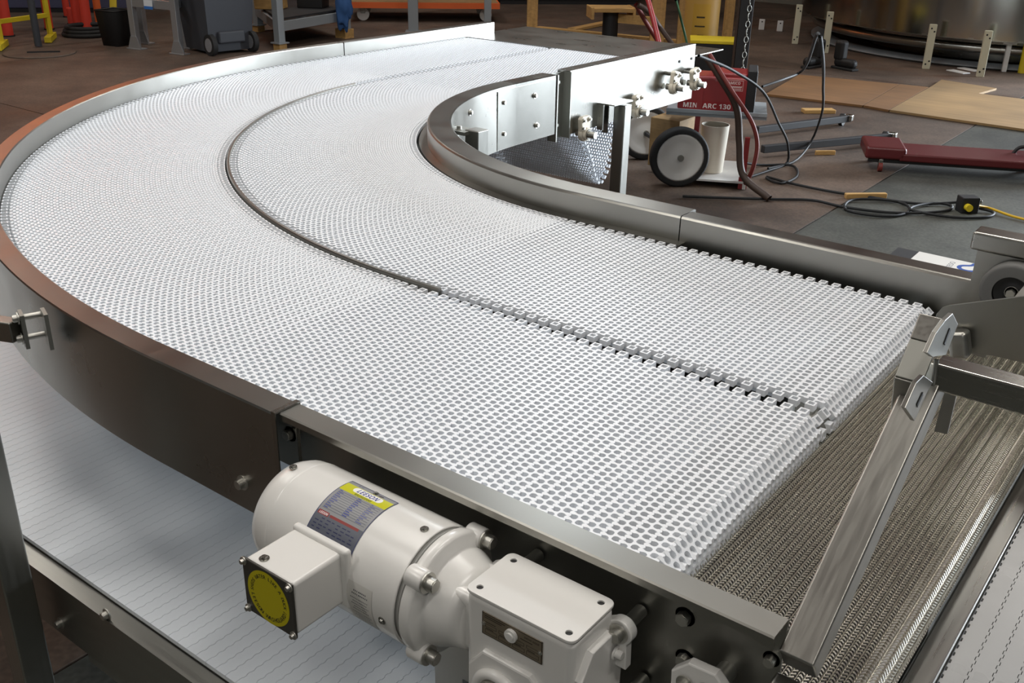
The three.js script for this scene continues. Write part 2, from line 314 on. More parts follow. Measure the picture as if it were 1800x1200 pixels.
  const radialBolt = (px, py, x) => { const q = onX(px, py, x); part(frame, 'bolt', hexHead(0.009, 0.008).rotateZ(-H).translate(x, q.y, q.z), M.bolt); };
  radialBolt(885, 180, -2.446); radialBolt(940, 168, -2.446); radialBolt(885, 235, -2.446); radialBolt(943, 220, -2.446);
  for (const [ang, y] of [[1.22, 0.86], [1.05, 0.83], [1.16, 0.74]]) { const s = station('bend', ang), g = hexHead(0.009, 0.008); g.applyQuaternion(new THREE.Quaternion().setFromUnitVectors(V(0, 1, 0), s.rad.clone().negate())); const p = s.o.clone().addScaledVector(s.rad, 1.069); part(frame, 'bolt', g.translate(p.x, y, p.z), M.bolt); }
  part(frame, 'bolt', hexHead(0.008, 0.008).rotateZ(-H).translate(-2.495, 0.865, -3.607), M.bolt);
  part(frame, 'bolt', hexHead(0.008, 0.008).rotateZ(-H).translate(-2.495, 0.68, -3.607), M.bolt);
  for (const [px, py] of [[1195, 108], [1216, 103]]) { const q = onX(px, py, -2.46); part(frame, 'bolt_hole', cylX(0.007, 0.003, 12).translate(-2.459, q.y, q.z), M.black); }
  // bolts on the drive side wall (wall face at z = -0.872)
  const wz = -0.872 + 0.0;
  for (const [px, py, r] of [[1200, 1088, 0.009], [1200, 1162, 0.009], [1352, 1163, 0.007], [505, 765, 0.009]]) { const q = onZ(px, py, wz + 0.004); part(frame, 'bolt', hexHead(r, 0.009).rotateX(H).translate(q.x, q.y, wz - 0.004), M.bolt); }
  { const q = onZ(427, 848, -0.83); part(frame, 'bolt', hexHead(0.009, 0.009).rotateX(H).translate(q.x, q.y, -0.8305), M.bolt); }
  // cut-out of the drive shaft and a dark cross member under the drive
  part(frame, 'leg', join(span(-0.80, -0.745, 0, 0.6, -0.94, -0.885)), M.tube);
  part(frame, 'leg', span(-0.80, -0.745, 0, 0.66, -2.14, -2.09), M.tube);
  part(frame, 'cross_member', span(-0.795, -0.75, 0.30, 0.345, -2.09, -0.94), M.tube);
  part(frame, 'end_roller', cylZ(0.03, 1.2, 20).translate(-0.485, 0.805, -1.475), M.zinc);
  // far legs: square tubes clamped to the frame
  const legAt = (x, z, top, w = 0.06) => { part(frame, 'leg', join(rbox(w, top - 0.01, w, 0.004, x, (top - 0.01) / 2, z), box(0.11, 0.01, 0.11, x, 0.005, z)), M.tube); };
  legAt(-2.40, -4.005, 0.735); legAt(-3.82, -4.1, 0.64);
  part(frame, 'leg_bracket', join(span(-2.46, -2.375, 0.735, 0.741, -4.05, -3.89), span(-2.46, -2.43, 0.62, 0.735, -3.895, -3.885), span(-2.46, -2.43, 0.60, 0.735, -3.93, -3.935)), M.steel);
  { const q = onX(838, 222, -2.2); legAt(-2.2, q.z, q.y); part(frame, 'leg_clamp', join(box(0.10, 0.012, 0.07, -2.26, q.y - 0.02, q.z + 0.02), box(0.012, 0.08, 0.07, -2.29, q.y - 0.05, q.z + 0.03)), M.zinc); part(frame, 'bolt', hexHead(0.01, 0.01).translate(-2.255, q.y - 0.014, q.z + 0.03), M.bolt); }
  // bearings on the far panel
  const bearing = (y, z, tilt, standoff = 0.02) => {
    const b = sub(frame, 'bearing', [-2.462 + standoff, y, z]); b.rotation.x = tilt;
    const sh = new THREE.Shape(); const R = 0.034, r2 = 0.016, D = 0.062;
    sh.absarc(0, 0, R, -2.6, -0.55, false); sh.absarc(0.0, 0, R, -0.55, 0.35, false); sh.absarc(0.022, D, r2, 0.2, 1.5, false); sh.absarc(-0.022, D, r2, 1.5, 2.95, false); sh.absarc(0, 0, R, 2.75, 3.7, false);
    part(b, 'housing', plate(sh, 0.022, 0.003).rotateY(H).translate(0, 0, 0), M.bearing, 'cream plastic bearing housing');
    part(b, 'boss', cylX(0.029, 0.03, 24).translate(0.018, 0, 0), M.bearing);
    part(b, 'collar', cylX(0.023, 0.03, 24).translate(0.024, 0, 0), M.steelBright);
    part(b, 'shaft', cylX(0.0155, 0.10, 20).translate(0.02, 0, 0), M.bolt);
    for (const [yy, zz] of [[0.062, 0.022], [0.062, -0.022], [0.03, 0.028]]) part(b, 'bolt', hexHead(0.007, 0.006).rotateZ(-H).translate(0.022, yy, zz), M.bolt);
    if (standoff > 0.025) for (const zz of [0.022, -0.022]) part(b, 'spacer', cylX(0.008, standoff, 10).translate(-standoff / 2, 0.062, zz), M.zinc);
  };
  bearing(0.63, -3.74, 0); bearing(0.662, -4.19, 0); bearing(0.735, -4.50, -0.25, 0.04); bearing(0.725, -4.72, 0.15, 0.04);
  // idler bearing plate at the drive end (white, octagonal) and its bolts
  { const q = onZ(1245, 1195, -0.845);
    const pl = sub(frame, 'bearing', [q.x, q.y - 0.02, -0.846]);
    part(pl, 'housing', plate(poly([[-0.038, -0.06], [-0.042, 0.018], [-0.022, 0.04], [0.012, 0.042], [0.034, 0.02], [0.055, -0.06]]), 0.014, 0.002), M.paint);
    for (const [x, y] of [[-0.022, 0.012], [0.004, 0.016]]) part(pl, 'bolt', hexHead(0.0075, 0.007).rotateX(H).translate(x, y, 0.014), M.bolt);
    part(pl, 'spacer', cylZ(0.012, 0.03, 14).translate(0.01, 0.02, -0.014), M.zinc); }
}

// ---------------------------------------------------------------- the two grid belts
const PITCH = 0.029, LANE = 0.583, CELL = 0.0146, TH = 0.0115;
function beltRow() {
  const pts = [], n = Math.floor((LANE - 0.036) / CELL), m = (LANE - n * CELL) / 2, tip = 0.0174, sp = 0.0013;
  const finger = (c, d) => [[-0.0050, sp], [-0.0030, 0.0028], [-0.0019, 0.0052], [-0.0021, 0.0084], [-0.00358, 0.0114], [-0.00355, 0.0154], [-0.0024, 0.0168], [-0.0009, tip], [0.0009, tip], [0.0024, 0.0168], [0.00355, 0.0154], [0.00358, 0.0114], [0.0021, 0.0084], [0.0019, 0.0052], [0.0030, 0.0028], [0.0050, sp]].map(([s, t]) => [c + s * d, t * d]);
  // forward side, from s = 0 to LANE, with a block at either end
  const blk = 0.0086;
  pts.push([0, -blk * 0.86], [0, blk]); pts.push([m - 0.003, blk], [m - 0.001, sp]);
  for (let k = 0; k < n; k++) pts.push(...finger(m + (k + 0.29) * CELL, 1));
  pts.push([LANE - m + 0.0045, sp], [LANE - m + 0.006, blk], [LANE, blk], [LANE, -blk * 0.86], [LANE - m + 0.006, -blk * 0.86], [LANE - m + 0.0045, -sp]);
  for (let k = n - 1; k >= 0; k--) pts.push(...finger(m + (k + 0.79) * CELL, -1));
  pts.push([m - 0.001, -sp], [m - 0.003, -blk * 0.86]);
  const shape = poly(pts.map(([s, t]) => [s, -t]));
  for (const c of [0.0085, LANE - 0.0085]) { const hole = new THREE.Path(); [[-0.005, -0.0058], [0.005, -0.0058], [0.005, 0.0045], [-0.005, 0.0045]].forEach(([s, t], i) => (i ? hole.lineTo(c + s, t) : hole.moveTo(c + s, t))); shape.holes.push(hole); }
  return new THREE.ExtrudeGeometry(shape, { depth: TH, bevelEnabled: false }).rotateX(-H).translate(0, -TH, 0);
}
const rowGeo = beltRow();
function placeRow(parent, o, s, up, t) {
  const m = part(parent, 'belt_row', rowGeo, M.belt); m.matrix.makeBasis(s, up, t).setPosition(o); m.matrix.decompose(m.position, m.quaternion, m.scale); return m;
}
function makeBelt(r0, label) {
  const b = thing('conveyor_belt', label, 'belt'), up = V(0, 1, 0), y = BELT_Y;
  const X_END = -0.487, RW = 0.036;
  const outer = r0 + LANE;
  const zSide = CZ + r0;
  // wrap over the end roller
  for (let k = 1; k <= 3; k++) { const a = (k * PITCH - 0.004) / RW, n = V(Math.sin(a), Math.cos(a), 0), t = V(-Math.cos(a), Math.sin(a), 0); placeRow(b, V(X_END + Math.sin(a) * RW, y - RW + Math.cos(a) * RW, zSide), V(0, 0, 1), n, t); }
  let x = X_END - 0.004; while (x > CX) { placeRow(b, V(x, y, zSide), V(0, 0, 1), up, V(-1, 0, 0)); x -= PITCH; }
  let phi = (CX - x) / outer; const d = PITCH / outer;
  while (phi < H) { const s = station('bend', phi); placeRow(b, s.o.clone().addScaledVector(s.rad, r0).setY(y), s.rad, up, s.run); phi += d; }
  let z = CZ - (phi - H) * outer; while (z > -4.49) { placeRow(b, V(CX - r0, y, z), V(-1, 0, 0), up, V(0, 0, -1)); z -= PITCH; }
  // slack loop of the return run under the far straight
  const loop = new THREE.CatmullRomCurve3([V(0, 0.60, -3.80), V(0, 0.565, -3.93), V(0, 0.46, -4.02), V(0, 0.35, -4.075), V(0, 0.305, -4.12), V(0, 0.35, -4.175), V(0, 0.47, -4.22), V(0, 0.58, -4.25)].map((p) => p), false, 'centripetal');
  const len = loop.getLength(), nR = Math.round(len / PITCH);
  for (let k = 0; k < nR; k++) { const u = (k + 0.5) / nR, p = loop.getPointAt(u), t = loop.getTangentAt(u), s = V(-1, 0, 0), n = V(0, 0, 0).crossVectors(t, s); placeRow(b, V(CX - r0, p.y, p.z), s, n, t); }
  return b;
}
makeBelt(1.786, 'white plastic grid belt on the outside lane of the curve');
makeBelt(1.187, 'white plastic grid belt on the inside lane of the curve');

// ================================================================ GEARMOTOR
{
  const g = thing('gear_motor', 'white washdown electric motor with gearbox bolted to conveyor side', 'motor', [0, 0, 0]);
  const AY = 0.805, AZ = -0.78;
  const atX = (geo) => geo.rotateZ(-H).translate(0, AY, AZ); // lathe axis y -> +x
  // motor shell
  part(g, 'motor_shell', atX(lathe([[0, -0.985], [0.045, -0.985], [0.062, -0.982], [0.074, -0.973], [0.0805, -0.958], [0.0825, -0.94], [0.0825, -0.936], [0.0818, -0.9355], [0.0818, -0.9345], [0.0825, -0.934], [0.0825, -0.70], [0.080, -0.699], [0, -0.699]], 56)), M.paint);
  part(g, 'gasket', atX(lathe([[0, -0.7], [0.0795, -0.7], [0.0795, -0.688], [0, -0.688]], 48)), M.gasket);
  part(g, 'flange', atX(lathe([[0, -0.69], [0.0815, -0.69], [0.0835, -0.688], [0.0835, -0.678], [0.080, -0.672], [0.066, -0.668], [0.0655, -0.662], [0.056, -0.64], [0.05, -0.62], [0, -0.62]], 48)), M.paint);
  for (let k = 0; k < 4; k++) {
    const a = Math.PI / 4 + k * H, c = Math.cos(a) * 0.079, s = Math.sin(a) * 0.079;
    const lug = sub(g, 'lug', [0, AY + c, AZ + s]);
    part(lug, 'boss', atX0(lathe([[0, -0.692], [0.013, -0.692], [0.0145, -0.69], [0.0145, -0.668], [0.012, -0.665], [0, -0.665]], 20)), M.paint);
    part(lug, 'bolt', hexHead(0.0095, 0.011).rotateZ(-H).translate(-0.665, 0, 0), M.bolt);
  }
  function atX0(geo) { return geo.rotateZ(-H); }
  // neck between flange and gear case
  part(g, 'neck', rbox(0.06, 0.085, 0.075, 0.012, -0.635, AY + 0.005, AZ), M.paint);
  // small cap screws in the shell
  const onShell = (x, a, geo) => { const n = V(0, Math.cos(a), Math.sin(a)); geo.applyQuaternion(new THREE.Quaternion().setFromUnitVectors(V(0, 1, 0), n)); return geo.translate(x, AY + n.y * 0.0825, AZ + n.z * 0.0825); };
  for (const [x, a] of [[-0.955, 0.1], [-0.715, 0.05], [-0.718, 1.72]]) part(g, 'screw', onShell(x, a, screwHead(0.0038, 0.0035)), M.steelBright);
  // name plate wrapped on the shell
  const wrap = (x0, x1, a0, a1, r) => { const n = 16, geo = new THREE.PlaneGeometry(1, 1, n, n), p = geo.attributes.position, nn = geo.attributes.normal; for (let i = 0; i < p.count; i++) { const u = p.getX(i) + 0.5, v = p.getY(i) + 0.5, a = a0 + (a1 - a0) * (1 - v), x = x0 + (x1 - x0) * u; p.setXYZ(i, x, AY + Math.cos(a) * r, AZ + Math.sin(a) * r); nn.setXYZ(i, 0, Math.cos(a), Math.sin(a)); } return geo; };
  const plateTex = print(1024, 1200, (c, w, h) => {
    c.fillStyle = '#8f9092'; c.fillRect(0, 0, w, h); c.fillStyle = '#2b3350'; c.fillRect(0, h * 0.6, w, h * 0.4); c.globalAlpha = 0.55; c.fillStyle = '#7b7c7a'; c.fillRect(0, h * 0.6, w, h * 0.4); c.globalAlpha = 1;
    c.strokeStyle = '#39406a'; c.lineWidth = 14; c.strokeRect(7, 7, w - 14, h - 14);
    c.fillStyle = '#c9c813'; c.fillRect(14, 90, w - 28, 190); c.fillStyle = '#f2f2ef'; c.beginPath(); c.roundRect(220, 100, 610, 120, 60); c.fill();
    c.fillStyle = '#1c2a86'; c.font = 'italic bold 120px sans-serif'; c.textAlign = 'center'; c.fillText('LEESON', w / 2 + 10, 204);
    c.fillStyle = '#1e2a20'; c.font = 'bold 58px sans-serif'; c.fillText('WASHGUARD', w / 2, 272);
    c.fillStyle = '#28306a'; c.font = 'bold 40px sans-serif'; c.fillText('60  45', 260, 66); c.fillStyle = '#3a2226'; c.beginPath(); c.ellipse(700, 55, 60, 18, 0, 0, 7); c.fill();
    c.strokeStyle = '#3c4258'; c.lineWidth = 6; for (let k = 0; k < 10; k++) { c.beginPath(); c.moveTo(60, 320 + k * 38); c.lineTo(w - 60, 320 + k * 38); c.stroke(); }
    c.fillStyle = '#34408a'; for (let k = 0; k < 10; k++) { c.fillRect(70, 296 + k * 38, 60 + ((k * 53) % 90), 14); c.fillRect(470, 296 + k * 38, 70 + ((k * 37) % 60), 16); c.fillRect(760, 296 + k * 38, 40 + ((k * 71) % 110), 12); }
    c.fillStyle = '#8c1f22'; c.fillRect(40, 705, 230, 62); c.fillStyle = '#f0e8e8'; c.font = 'italic bold 50px sans-serif'; c.fillText('LEESON', 155, 755); c.fillStyle = '#8a2a26'; c.fillRect(300, 718, 620, 40);
    c.fillStyle = '#1f2650'; for (let k = 0; k < 7; k++) for (let j = 0; j < 8; j++) if ((k * 5 + j * 3) % 7) c.fillRect(70 + j * 112, 800 + k * 50, 50 + ((k * 31 + j * 17) % 45), 15);
  });
  const np = part(g, 'name_plate', wrap(-0.868, -0.782, -0.25, 1.1, 0.0833), printed(plateTex, 0.35), 'grey name plate with yellow and white lettered band');
  for (const [x, a] of [[-0.82, -0.2], [-0.825, 1.02]]) part(np, 'rivet', onShell(x, a, screwHead(0.003, 0.003)), M.steelBright);
  const warnTex = print(512, 640, (c, w, h) => { c.fillStyle = '#d3d1cb'; c.fillRect(0, 0, w, h); c.fillStyle = '#55565a'; c.textAlign = 'center'; for (let k = 0; k < 12; k++) { const l = 240 + ((k * 67) % 160), y = 90 + k * 42 + (k > 1 ? 24 : 0) + (k > 6 ? 20 : 0); for (let x = (w - l) / 2; x < (w + l) / 2; x += 34) c.fillRect(x, y, 16 + ((x | 0) % 12), k < 2 ? 20 : 13); } });
  part(g, 'warning_label', wrap(-0.778, -0.735, 1.3, 2.15, 0.0829), printed(warnTex, 0.5), 'small pale label with lines of grey print');
  // junction box with round yellow sticker
  const jb = sub(g, 'junction_box');
  part(jb, 'box_body', rbox(0.088, 0.078, 0.09, 0.006, -0.83, 0.823, -0.664, 3), M.paint);
  part(jb, 'collar', rbox(0.10, 0.09, 0.012, 0.005, -0.826, 0.823, -0.703), M.paint);
  part(jb, 'cover', rbox(0.0925, 0.0815, 0.004, 0.003, -0.83, 0.823, -0.618), std(L(0.09, 0.085, 0.075), 0.35, 0.6), 'dark metal cover');
  const duckTex = print(1024, 1024, (c, w) => {
    c.fillStyle = '#c3b70a'; c.fillRect(0, 0, w, w); c.fillStyle = '#14140c'; c.textAlign = 'center'; c.textBaseline = 'middle';
    const ring = (txt, a0, a1, r, size, inward) => { c.font = 'bold ' + size + 'px sans-serif'; [...txt].forEach((ch, i) => { const a = a0 + ((a1 - a0) * (i + 0.5)) / txt.length; c.save(); c.translate(w / 2 + Math.cos(a) * r, w / 2 + Math.sin(a) * r); c.rotate(a + (inward ? -Math.PI / 2 : Math.PI / 2)); c.fillText(ch, 0, 0); c.restore(); }); };
    ring('SHEDS WATER LIKE A DUCK', -Math.PI * 1.02, Math.PI * 0.02, 405, 100, false); ring('LEESON WASHGUARD!', Math.PI * 0.95, Math.PI * 0.05, 405, 112, true);
  });
  part(jb, 'sticker', new THREE.CircleGeometry(0.0385, 48).translate(-0.83, 0.822, -0.6157), printed(duckTex, 0.5), 'round yellow sticker with a ring of black lettering');
  for (const [x, y] of [[-0.872, 0.859], [-0.788, 0.859], [-0.872, 0.787], [-0.788, 0.787]]) part(jb, 'screw', screwHead(0.0038, 0.005).rotateX(H).translate(x, y, -0.616), M.bolt);
  part(jb, 'screw', screwHead(0.0045, 0.004).translate(-0.852, 0.862, -0.632), M.steelBright);
  // gear case
  const gb = sub(g, 'gear_case');
  const X0 = -0.617, X1 = -0.463, Z0 = -0.828, Z1 = -0.738, TOP = 0.866;
  part(gb, 'case_body', rbox(X1 - X0, TOP - 0.62, Z1 - Z0, 0.011, (X0 + X1) / 2, (TOP + 0.62) / 2, (Z0 + Z1) / 2, 4), M.paint);
  const topPlate = new THREE.Shape(), hw = (X1 - X0) / 2 + 0.001, hd = (Z1 - Z0) / 2 + 0.001, rr = 0.012;
  topPlate.moveTo(-hw + rr, -hd).lineTo(hw - rr, -hd).quadraticCurveTo(hw, -hd, hw, -hd + rr).lineTo(hw, hd - rr).quadraticCurveTo(hw, hd, hw - rr, hd).lineTo(-hw + rr, hd).quadraticCurveTo(-hw, hd, -hw, hd - rr).lineTo(-hw, -hd + rr).quadraticCurveTo(-hw, -hd, -hw + rr, -hd);
  const hp = [[-hw + 0.014, -hd + 0.013], [hw - 0.014, -hd + 0.013], [hw - 0.014, hd - 0.013], [-hw + 0.014, hd - 0.013]];
  hp.forEach(([x, y]) => { const p = new THREE.Path(); p.absarc(x, y, 0.0042, 0, Math.PI * 2, true); topPlate.holes.push(p); });
  part(gb, 'top_pad', plate(topPlate, 0.004, 0.0008).rotateX(-H).translate((X0 + X1) / 2, TOP - 0.0005, (Z0 + Z1) / 2), M.paint);
  hp.forEach(([x, y]) => part(gb, 'bolt_hole', cyl(0.0042, 0.0006, 16).translate((X0 + X1) / 2 + x, TOP + 0.0002, (Z0 + Z1) / 2 - y), M.black));
  const gearTex = print(1024, 400, (c, w, h) => {
    c.fillStyle = '#857a68'; c.fillRect(0, 0, w, h); c.strokeStyle = '#2a241d'; c.lineWidth = 12; c.strokeRect(8, 8, w - 16, h - 16);
    c.fillStyle = '#3a332a'; c.font = 'bold 44px sans-serif'; c.textAlign = 'right'; c.fillText('DRIVE GEAR', w - 50, 90); c.fillRect(40, 40, 360, 16); c.fillRect(40, 74, 300, 14); c.fillRect(660, 120, 200, 14); c.fillRect(40, 150, 200, 12);
    c.lineWidth = 6; for (let k = 0; k < 4; k++) { c.strokeRect(60 + k * 236, 290, 200, 62); c.fillRect(70 + k * 236, 262, 130, 14); c.strokeRect(60 + k * 236, 190, 190, 50); }
  });
  const gp = part(gb, 'name_plate', rbox(0.088, 0.0325, 0.0016, 0.0006, -0.546, 0.8325, Z1 + 0.0006), printed(gearTex, 0.4, 0.5), 'bronze data plate with engraved boxes');
  part(gp, 'plug', join(cylZ(0.0085, 0.004, 20), cylZ(0.005, 0.008, 16)).translate(-0.545, 0.8375, Z1 + 0.004), M.paint);
  for (const s of [-1, 1]) part(gp, 'rivet', screwHead(0.0018, 0.0015).rotateX(H).translate(-0.546 + s * 0.041, 0.8325, Z1 + 0.0012), M.bolt);
  // raised output boss below the plate
  part(gb, 'output_boss', plate(poly([[-0.062, -0.12], [-0.062, 0.0], [-0.04, 0.03], [0.03, 0.03], [0.06, 0.0], [0.06, -0.12]]), 0.012, 0.003).translate(-0.545, 0.765, Z1 - 0.002), M.paint);
  part(gb, 'output_ring', new THREE.TorusGeometry(0.03, 0.007, 12, 40).translate(-0.56, 0.742, Z1 + 0.01), M.paint);
  part(gb, 'output_shaft', cylZ(0.024, 0.03, 28).translate(-0.56, 0.742, Z1 + 0.004), M.bolt);
  // side cover on the +x face
  part(gb, 'side_cover', plate(poly([[-0.043, -0.11], [-0.043, -0.03], [-0.022, 0.0], [0.022, 0.0], [0.046, -0.03], [0.046, -0.11]]), 0.012, 0.0015).rotateY(H).translate(X1 - 0.001, 0.838, -0.79), M.paint);
  for (const [y, z] of [[0.808, -0.815], [0.775, -0.752]]) part(gb, 'bolt', hexHead(0.006, 0.007).rotateZ(-H).translate(X1 + 0.011, y, z), M.paint);
  // mounting ears with spacers reaching to the wall
  for (const [x, y] of [[-0.452, 0.834], [-0.605, 0.845], [-0.44, 0.735]]) {
    const e = sub(gb, 'mounting_ear', [x, y, -0.833]);
    const es = new THREE.Shape(); es.absarc(0, 0, 0.017, -0.9, Math.PI * 0.75, false); es.lineTo(-0.04, -0.005); es.lineTo(-0.03, -0.05); es.lineTo(0.012, -0.05);
    part(e, 'ear', plate(es, 0.014, 0.0015), M.paint);
    part(e, 'bolt', hexHead(0.009, 0.008).rotateX(H).translate(0, 0, 0.014), M.bolt);
    part(e, 'spacer', cylZ(0.0085, 0.04, 14).translate(0, 0, -0.018), M.zinc);
  }
}

// ================================================================ WIRE BELT at the outfeed
{
  const b = thing('wire_belt', 'stainless steel woven wire conveyor belt beside end of white belt', 'belt');
  const Z0 = -2.06, Z1 = -0.888, turn = 0.0062, rp = 0.0078, n = Math.floor((Z1 - Z0) / turn), w = 0.00105;
  // one spiral: for each turn a leaning arch of round-ish wire
  const spiral = (hand) => {
    const pos = [], ring = 4;
    for (let k = 0; k < n; k++) {
      const z = Z0 + k * turn, pts = [V(-0.0029, -0.003, z), V(-0.002, 0.0005, z + hand * 0.0008), V(0.002, 0.0005, z + hand * 0.0046), V(0.0029, -0.003, z + hand * 0.0054)];
      const fr = pts.map((p, i) => { const t = pts[Math.min(i + 1, 3)].clone().sub(pts[Math.max(i - 1, 0)]).normalize(), s = V(0, 0, 0).crossVectors(t, V(0, 1, 0)).normalize(), u = V(0, 0, 0).crossVectors(s, t); return Array.from({ length: ring }, (_, j) => { const a = (j + 0.5) / ring * Math.PI * 2; return p.clone().addScaledVector(s, Math.cos(a) * w * 1.25).addScaledVector(u, Math.sin(a) * w * 1.1); }); });
      for (let i = 0; i < 3; i++) for (let j = 0; j < ring; j++) { const a = fr[i][j], c = fr[i][(j + 1) % ring], d = fr[i + 1][(j + 1) % ring], e = fr[i + 1][j]; for (const q of [a, d, c, a, e, d]) pos.push(q.x, q.y, q.z); }
    }
    const g = new THREE.BufferGeometry(); g.setAttribute('position', new THREE.Float32BufferAttribute(pos, 3)); g.setAttribute('uv', new THREE.Float32BufferAttribute(new Float32Array(pos.length / 3 * 2), 2)); g.computeVertexNormals();
    return join(g, cylZ(0.0011, Z1 - Z0, 5).translate(0.0039, -0.002, (Z0 + Z1) / 2));
  };
  const gs = [spiral(1), spiral(-1)];
  const XA = -0.452, XB = -0.205, RR = 0.024, YW = 0.806; let i = 0;
  for (let x = XA; x < XB; x += rp, i++) part(b, 'wire_spiral', gs[i % 2], M.wire).position.set(x + (i % 2 ? -0.0007 : 0.0007), YW - (i % 2 ? 0.0008 : 0), 0);
  for (let a = 0; a < 2.2; a += rp / RR, i++) { const m = part(b, 'wire_spiral', gs[i % 2], M.wire); m.position.set(XB + Math.sin(a) * RR, YW - RR + Math.cos(a) * RR, 0); m.rotation.z = -a; }
  for (let a = 0.33; a < 1.6; a += rp / RR, i++) { const m = part(b, 'wire_spiral', gs[i % 2], M.wire); m.position.set(XA - Math.sin(a) * RR, YW - RR + Math.cos(a) * RR, 0); m.rotation.z = a; }
  const bed = thing('wire_belt_bed', 'white roller and dark slider under the woven wire belt', 'conveyor bed');
  part(bed, 'slider', span(-0.45, -0.21, 0.78, 0.7995, -2.06, -0.89), M.dark);
  part(bed, 'nose_roller', cylZ(0.0195, 1.16, 18).translate(XB, YW - RR, -1.475), M.white);
  part(bed, 'axle', cylZ(0.008, 1.25, 12).translate(XB, YW - RR, -1.475), M.bolt);
  part(bed, 'support_leg', span(-0.36, -0.31, 0, 0.78, -2.0, -1.95), M.tube);
  part(bed, 'support_leg', span(-0.36, -0.31, 0, 0.78, -1.0, -0.95), M.tube);
}

// ================================================================ FLAT WHITE BELTS (lower left, right)
const rowFlat = (w, p, tooth = 0.0085, amp = 0.0011, th = 0.009) => { // row across local x (0..w), pitch along z, castellated seams
  const pts = [], n = Math.floor(w / tooth), g = 0.0005, hp = p / 2;
  pts.push([0, -hp + g]); const edge = (dir) => { const out = []; for (let k = 0; k < n; k++) { const a = k * tooth, up = k % 2 ? amp : -amp; out.push([a + 0.0006, up], [a + tooth - 0.0006, up]); } return out; };
  const top = edge(); const poly2 = [];
  top.forEach(([x, y]) => poly2.push([x, hp - g + y])); poly2.push([w, hp - g + top[top.length - 1][1]]);
  poly2.push([w, -hp + g + top[top.length - 1][1]]); [...top].reverse().forEach(([x, y]) => poly2.push([x, -hp + g + y]));
  return new THREE.ExtrudeGeometry(poly(poly2), { depth: th, bevelEnabled: false }).rotateX(-H).translate(0, -th, 0);
};
{
  const b = thing('lower_belt', 'flat white modular belt running low beneath the curved conveyor', 'belt');
  const Z1 = -0.73, Z0 = -2.02, Y = 0.45, P = 0.0254, geo = rowFlat(Z1 - Z0, P).rotateY(-H); // local x -> +z
  for (let x = -0.80, k = 0; x > -3.6; x -= P, k++) part(b, 'belt_row', geo, M.flatBelt).position.set(x, Y, Z0);
  const f = thing('lower_conveyor', 'dark steel side frame of the low white belt', 'conveyor');
  part(f, 'side_rail', join(span(-3.65, -0.75, 0.30, 0.43, -0.726, -0.70), span(-3.65, -0.75, 0.432, 0.437, -0.729, -0.695)), M.tube);
  part(f, 'wear_strip', span(-3.65, -0.75, 0.425, 0.4405, -0.76, -0.731), M.zinc);
  part(f, 'side_rail', span(-3.65, -0.75, 0.30, 0.44, -2.06, -2.025), M.tube);
  part(f, 'slider_bed', span(-3.6, -0.79, 0.425, 0.4405, -2.02, -0.765), M.bed);
  for (const [px, py] of [[187, 1080], [115, 1140]]) { const q = onZ(px, py, -0.698); part(f, 'bolt', hexHead(0.008, 0.008).rotateX(H).translate(q.x, Math.max(0.33, q.y), -0.70), M.bolt); }
  part(f, 'cross_brace', join(span(-1.55, -1.28, 0.245, 0.285, -0.76, -0.72)), M.zinc);
  for (const x of [-3.4, -2.2, -1.1]) for (const z of [-0.76, -2.0]) part(f, 'leg', span(x - 0.025, x + 0.025, 0, 0.31, z - 0.025, z + 0.025), M.tube);
  // tall post in front with the bracing bar that reaches the curved rail
  const post = thing('support_post', 'dark steel post standing in front of the low white belt', 'post');
  part(post, 'post_tube', rbox(0.055, 1.30, 0.055, 0.004, -1.63, 0.65, -0.645), M.tube);
  part(post, 'foot_plate', box(0.13, 0.01, 0.13, -1.63, 0.005, -0.645), M.tube);
  const brace = thing('brace_bar', 'dark steel brace bar clamped to the outside of the curve', 'brace');
  const cl = V(-1.70, 0.872, -0.835), root = cl.clone().add(V(-0.035, -0.006, 0.04)), far = root.clone().add(V(-0.42, -0.01, 0.15));
  part(brace, 'bar', bar(far, root, 0.03, 0.04, V(0, 0, 1), 0.003), M.tube);
  part(brace, 'clamp_plate', box(0.036, 0.066, 0.007).rotateY(-0.35).translate(cl.x - 0.03, cl.y - 0.005, cl.z + 0.03), M.zinc);
  part(brace, 'clamp_plate', box(0.04, 0.07, 0.007).rotateY(-0.35).translate(cl.x + 0.005, cl.y - 0.003, cl.z + 0.004), M.zinc);
  for (const y of [-0.02, 0.02]) part(brace, 'bolt', join(cylZ(0.006, 0.05, 10), hexHead(0.008, 0.007).rotateX(H).translate(0, 0, 0.022)).rotateY(-0.35).translate(cl.x - 0.02, cl.y + y, cl.z + 0.016), M.bolt);
}
{
  const b = thing('take_away_belt', 'flat pale grey modular belt beyond the woven wire belt', 'belt');
  const Z0 = -2.03, Z1 = -0.55, Y = 0.742, P = 0.0254, geo = rowFlat(Z1 - Z0, P).rotateY(-H);
  for (let x = -0.135; x < 0.36; x += P) part(b, 'belt_row', geo, M.greyBelt).position.set(x, Y, Z0);
  const f = thing('take_away_bed', 'smooth steel transfer strip between wire belt and pale grey belt', 'conveyor bed');
  part(f, 'transfer_strip', rbox(0.036, 0.012, 1.7, 0.005, -0.168, 0.737, -1.45), M.steel);
  part(f, 'slider_bed', span(-0.15, 0.37, 0.70, 0.732, -2.03, -0.55), M.bed);
  for (const z of [-1.95, -0.7]) part(f, 'leg', span(0.1, 0.16, 0, 0.70, z - 0.03, z + 0.03), M.tube);
}

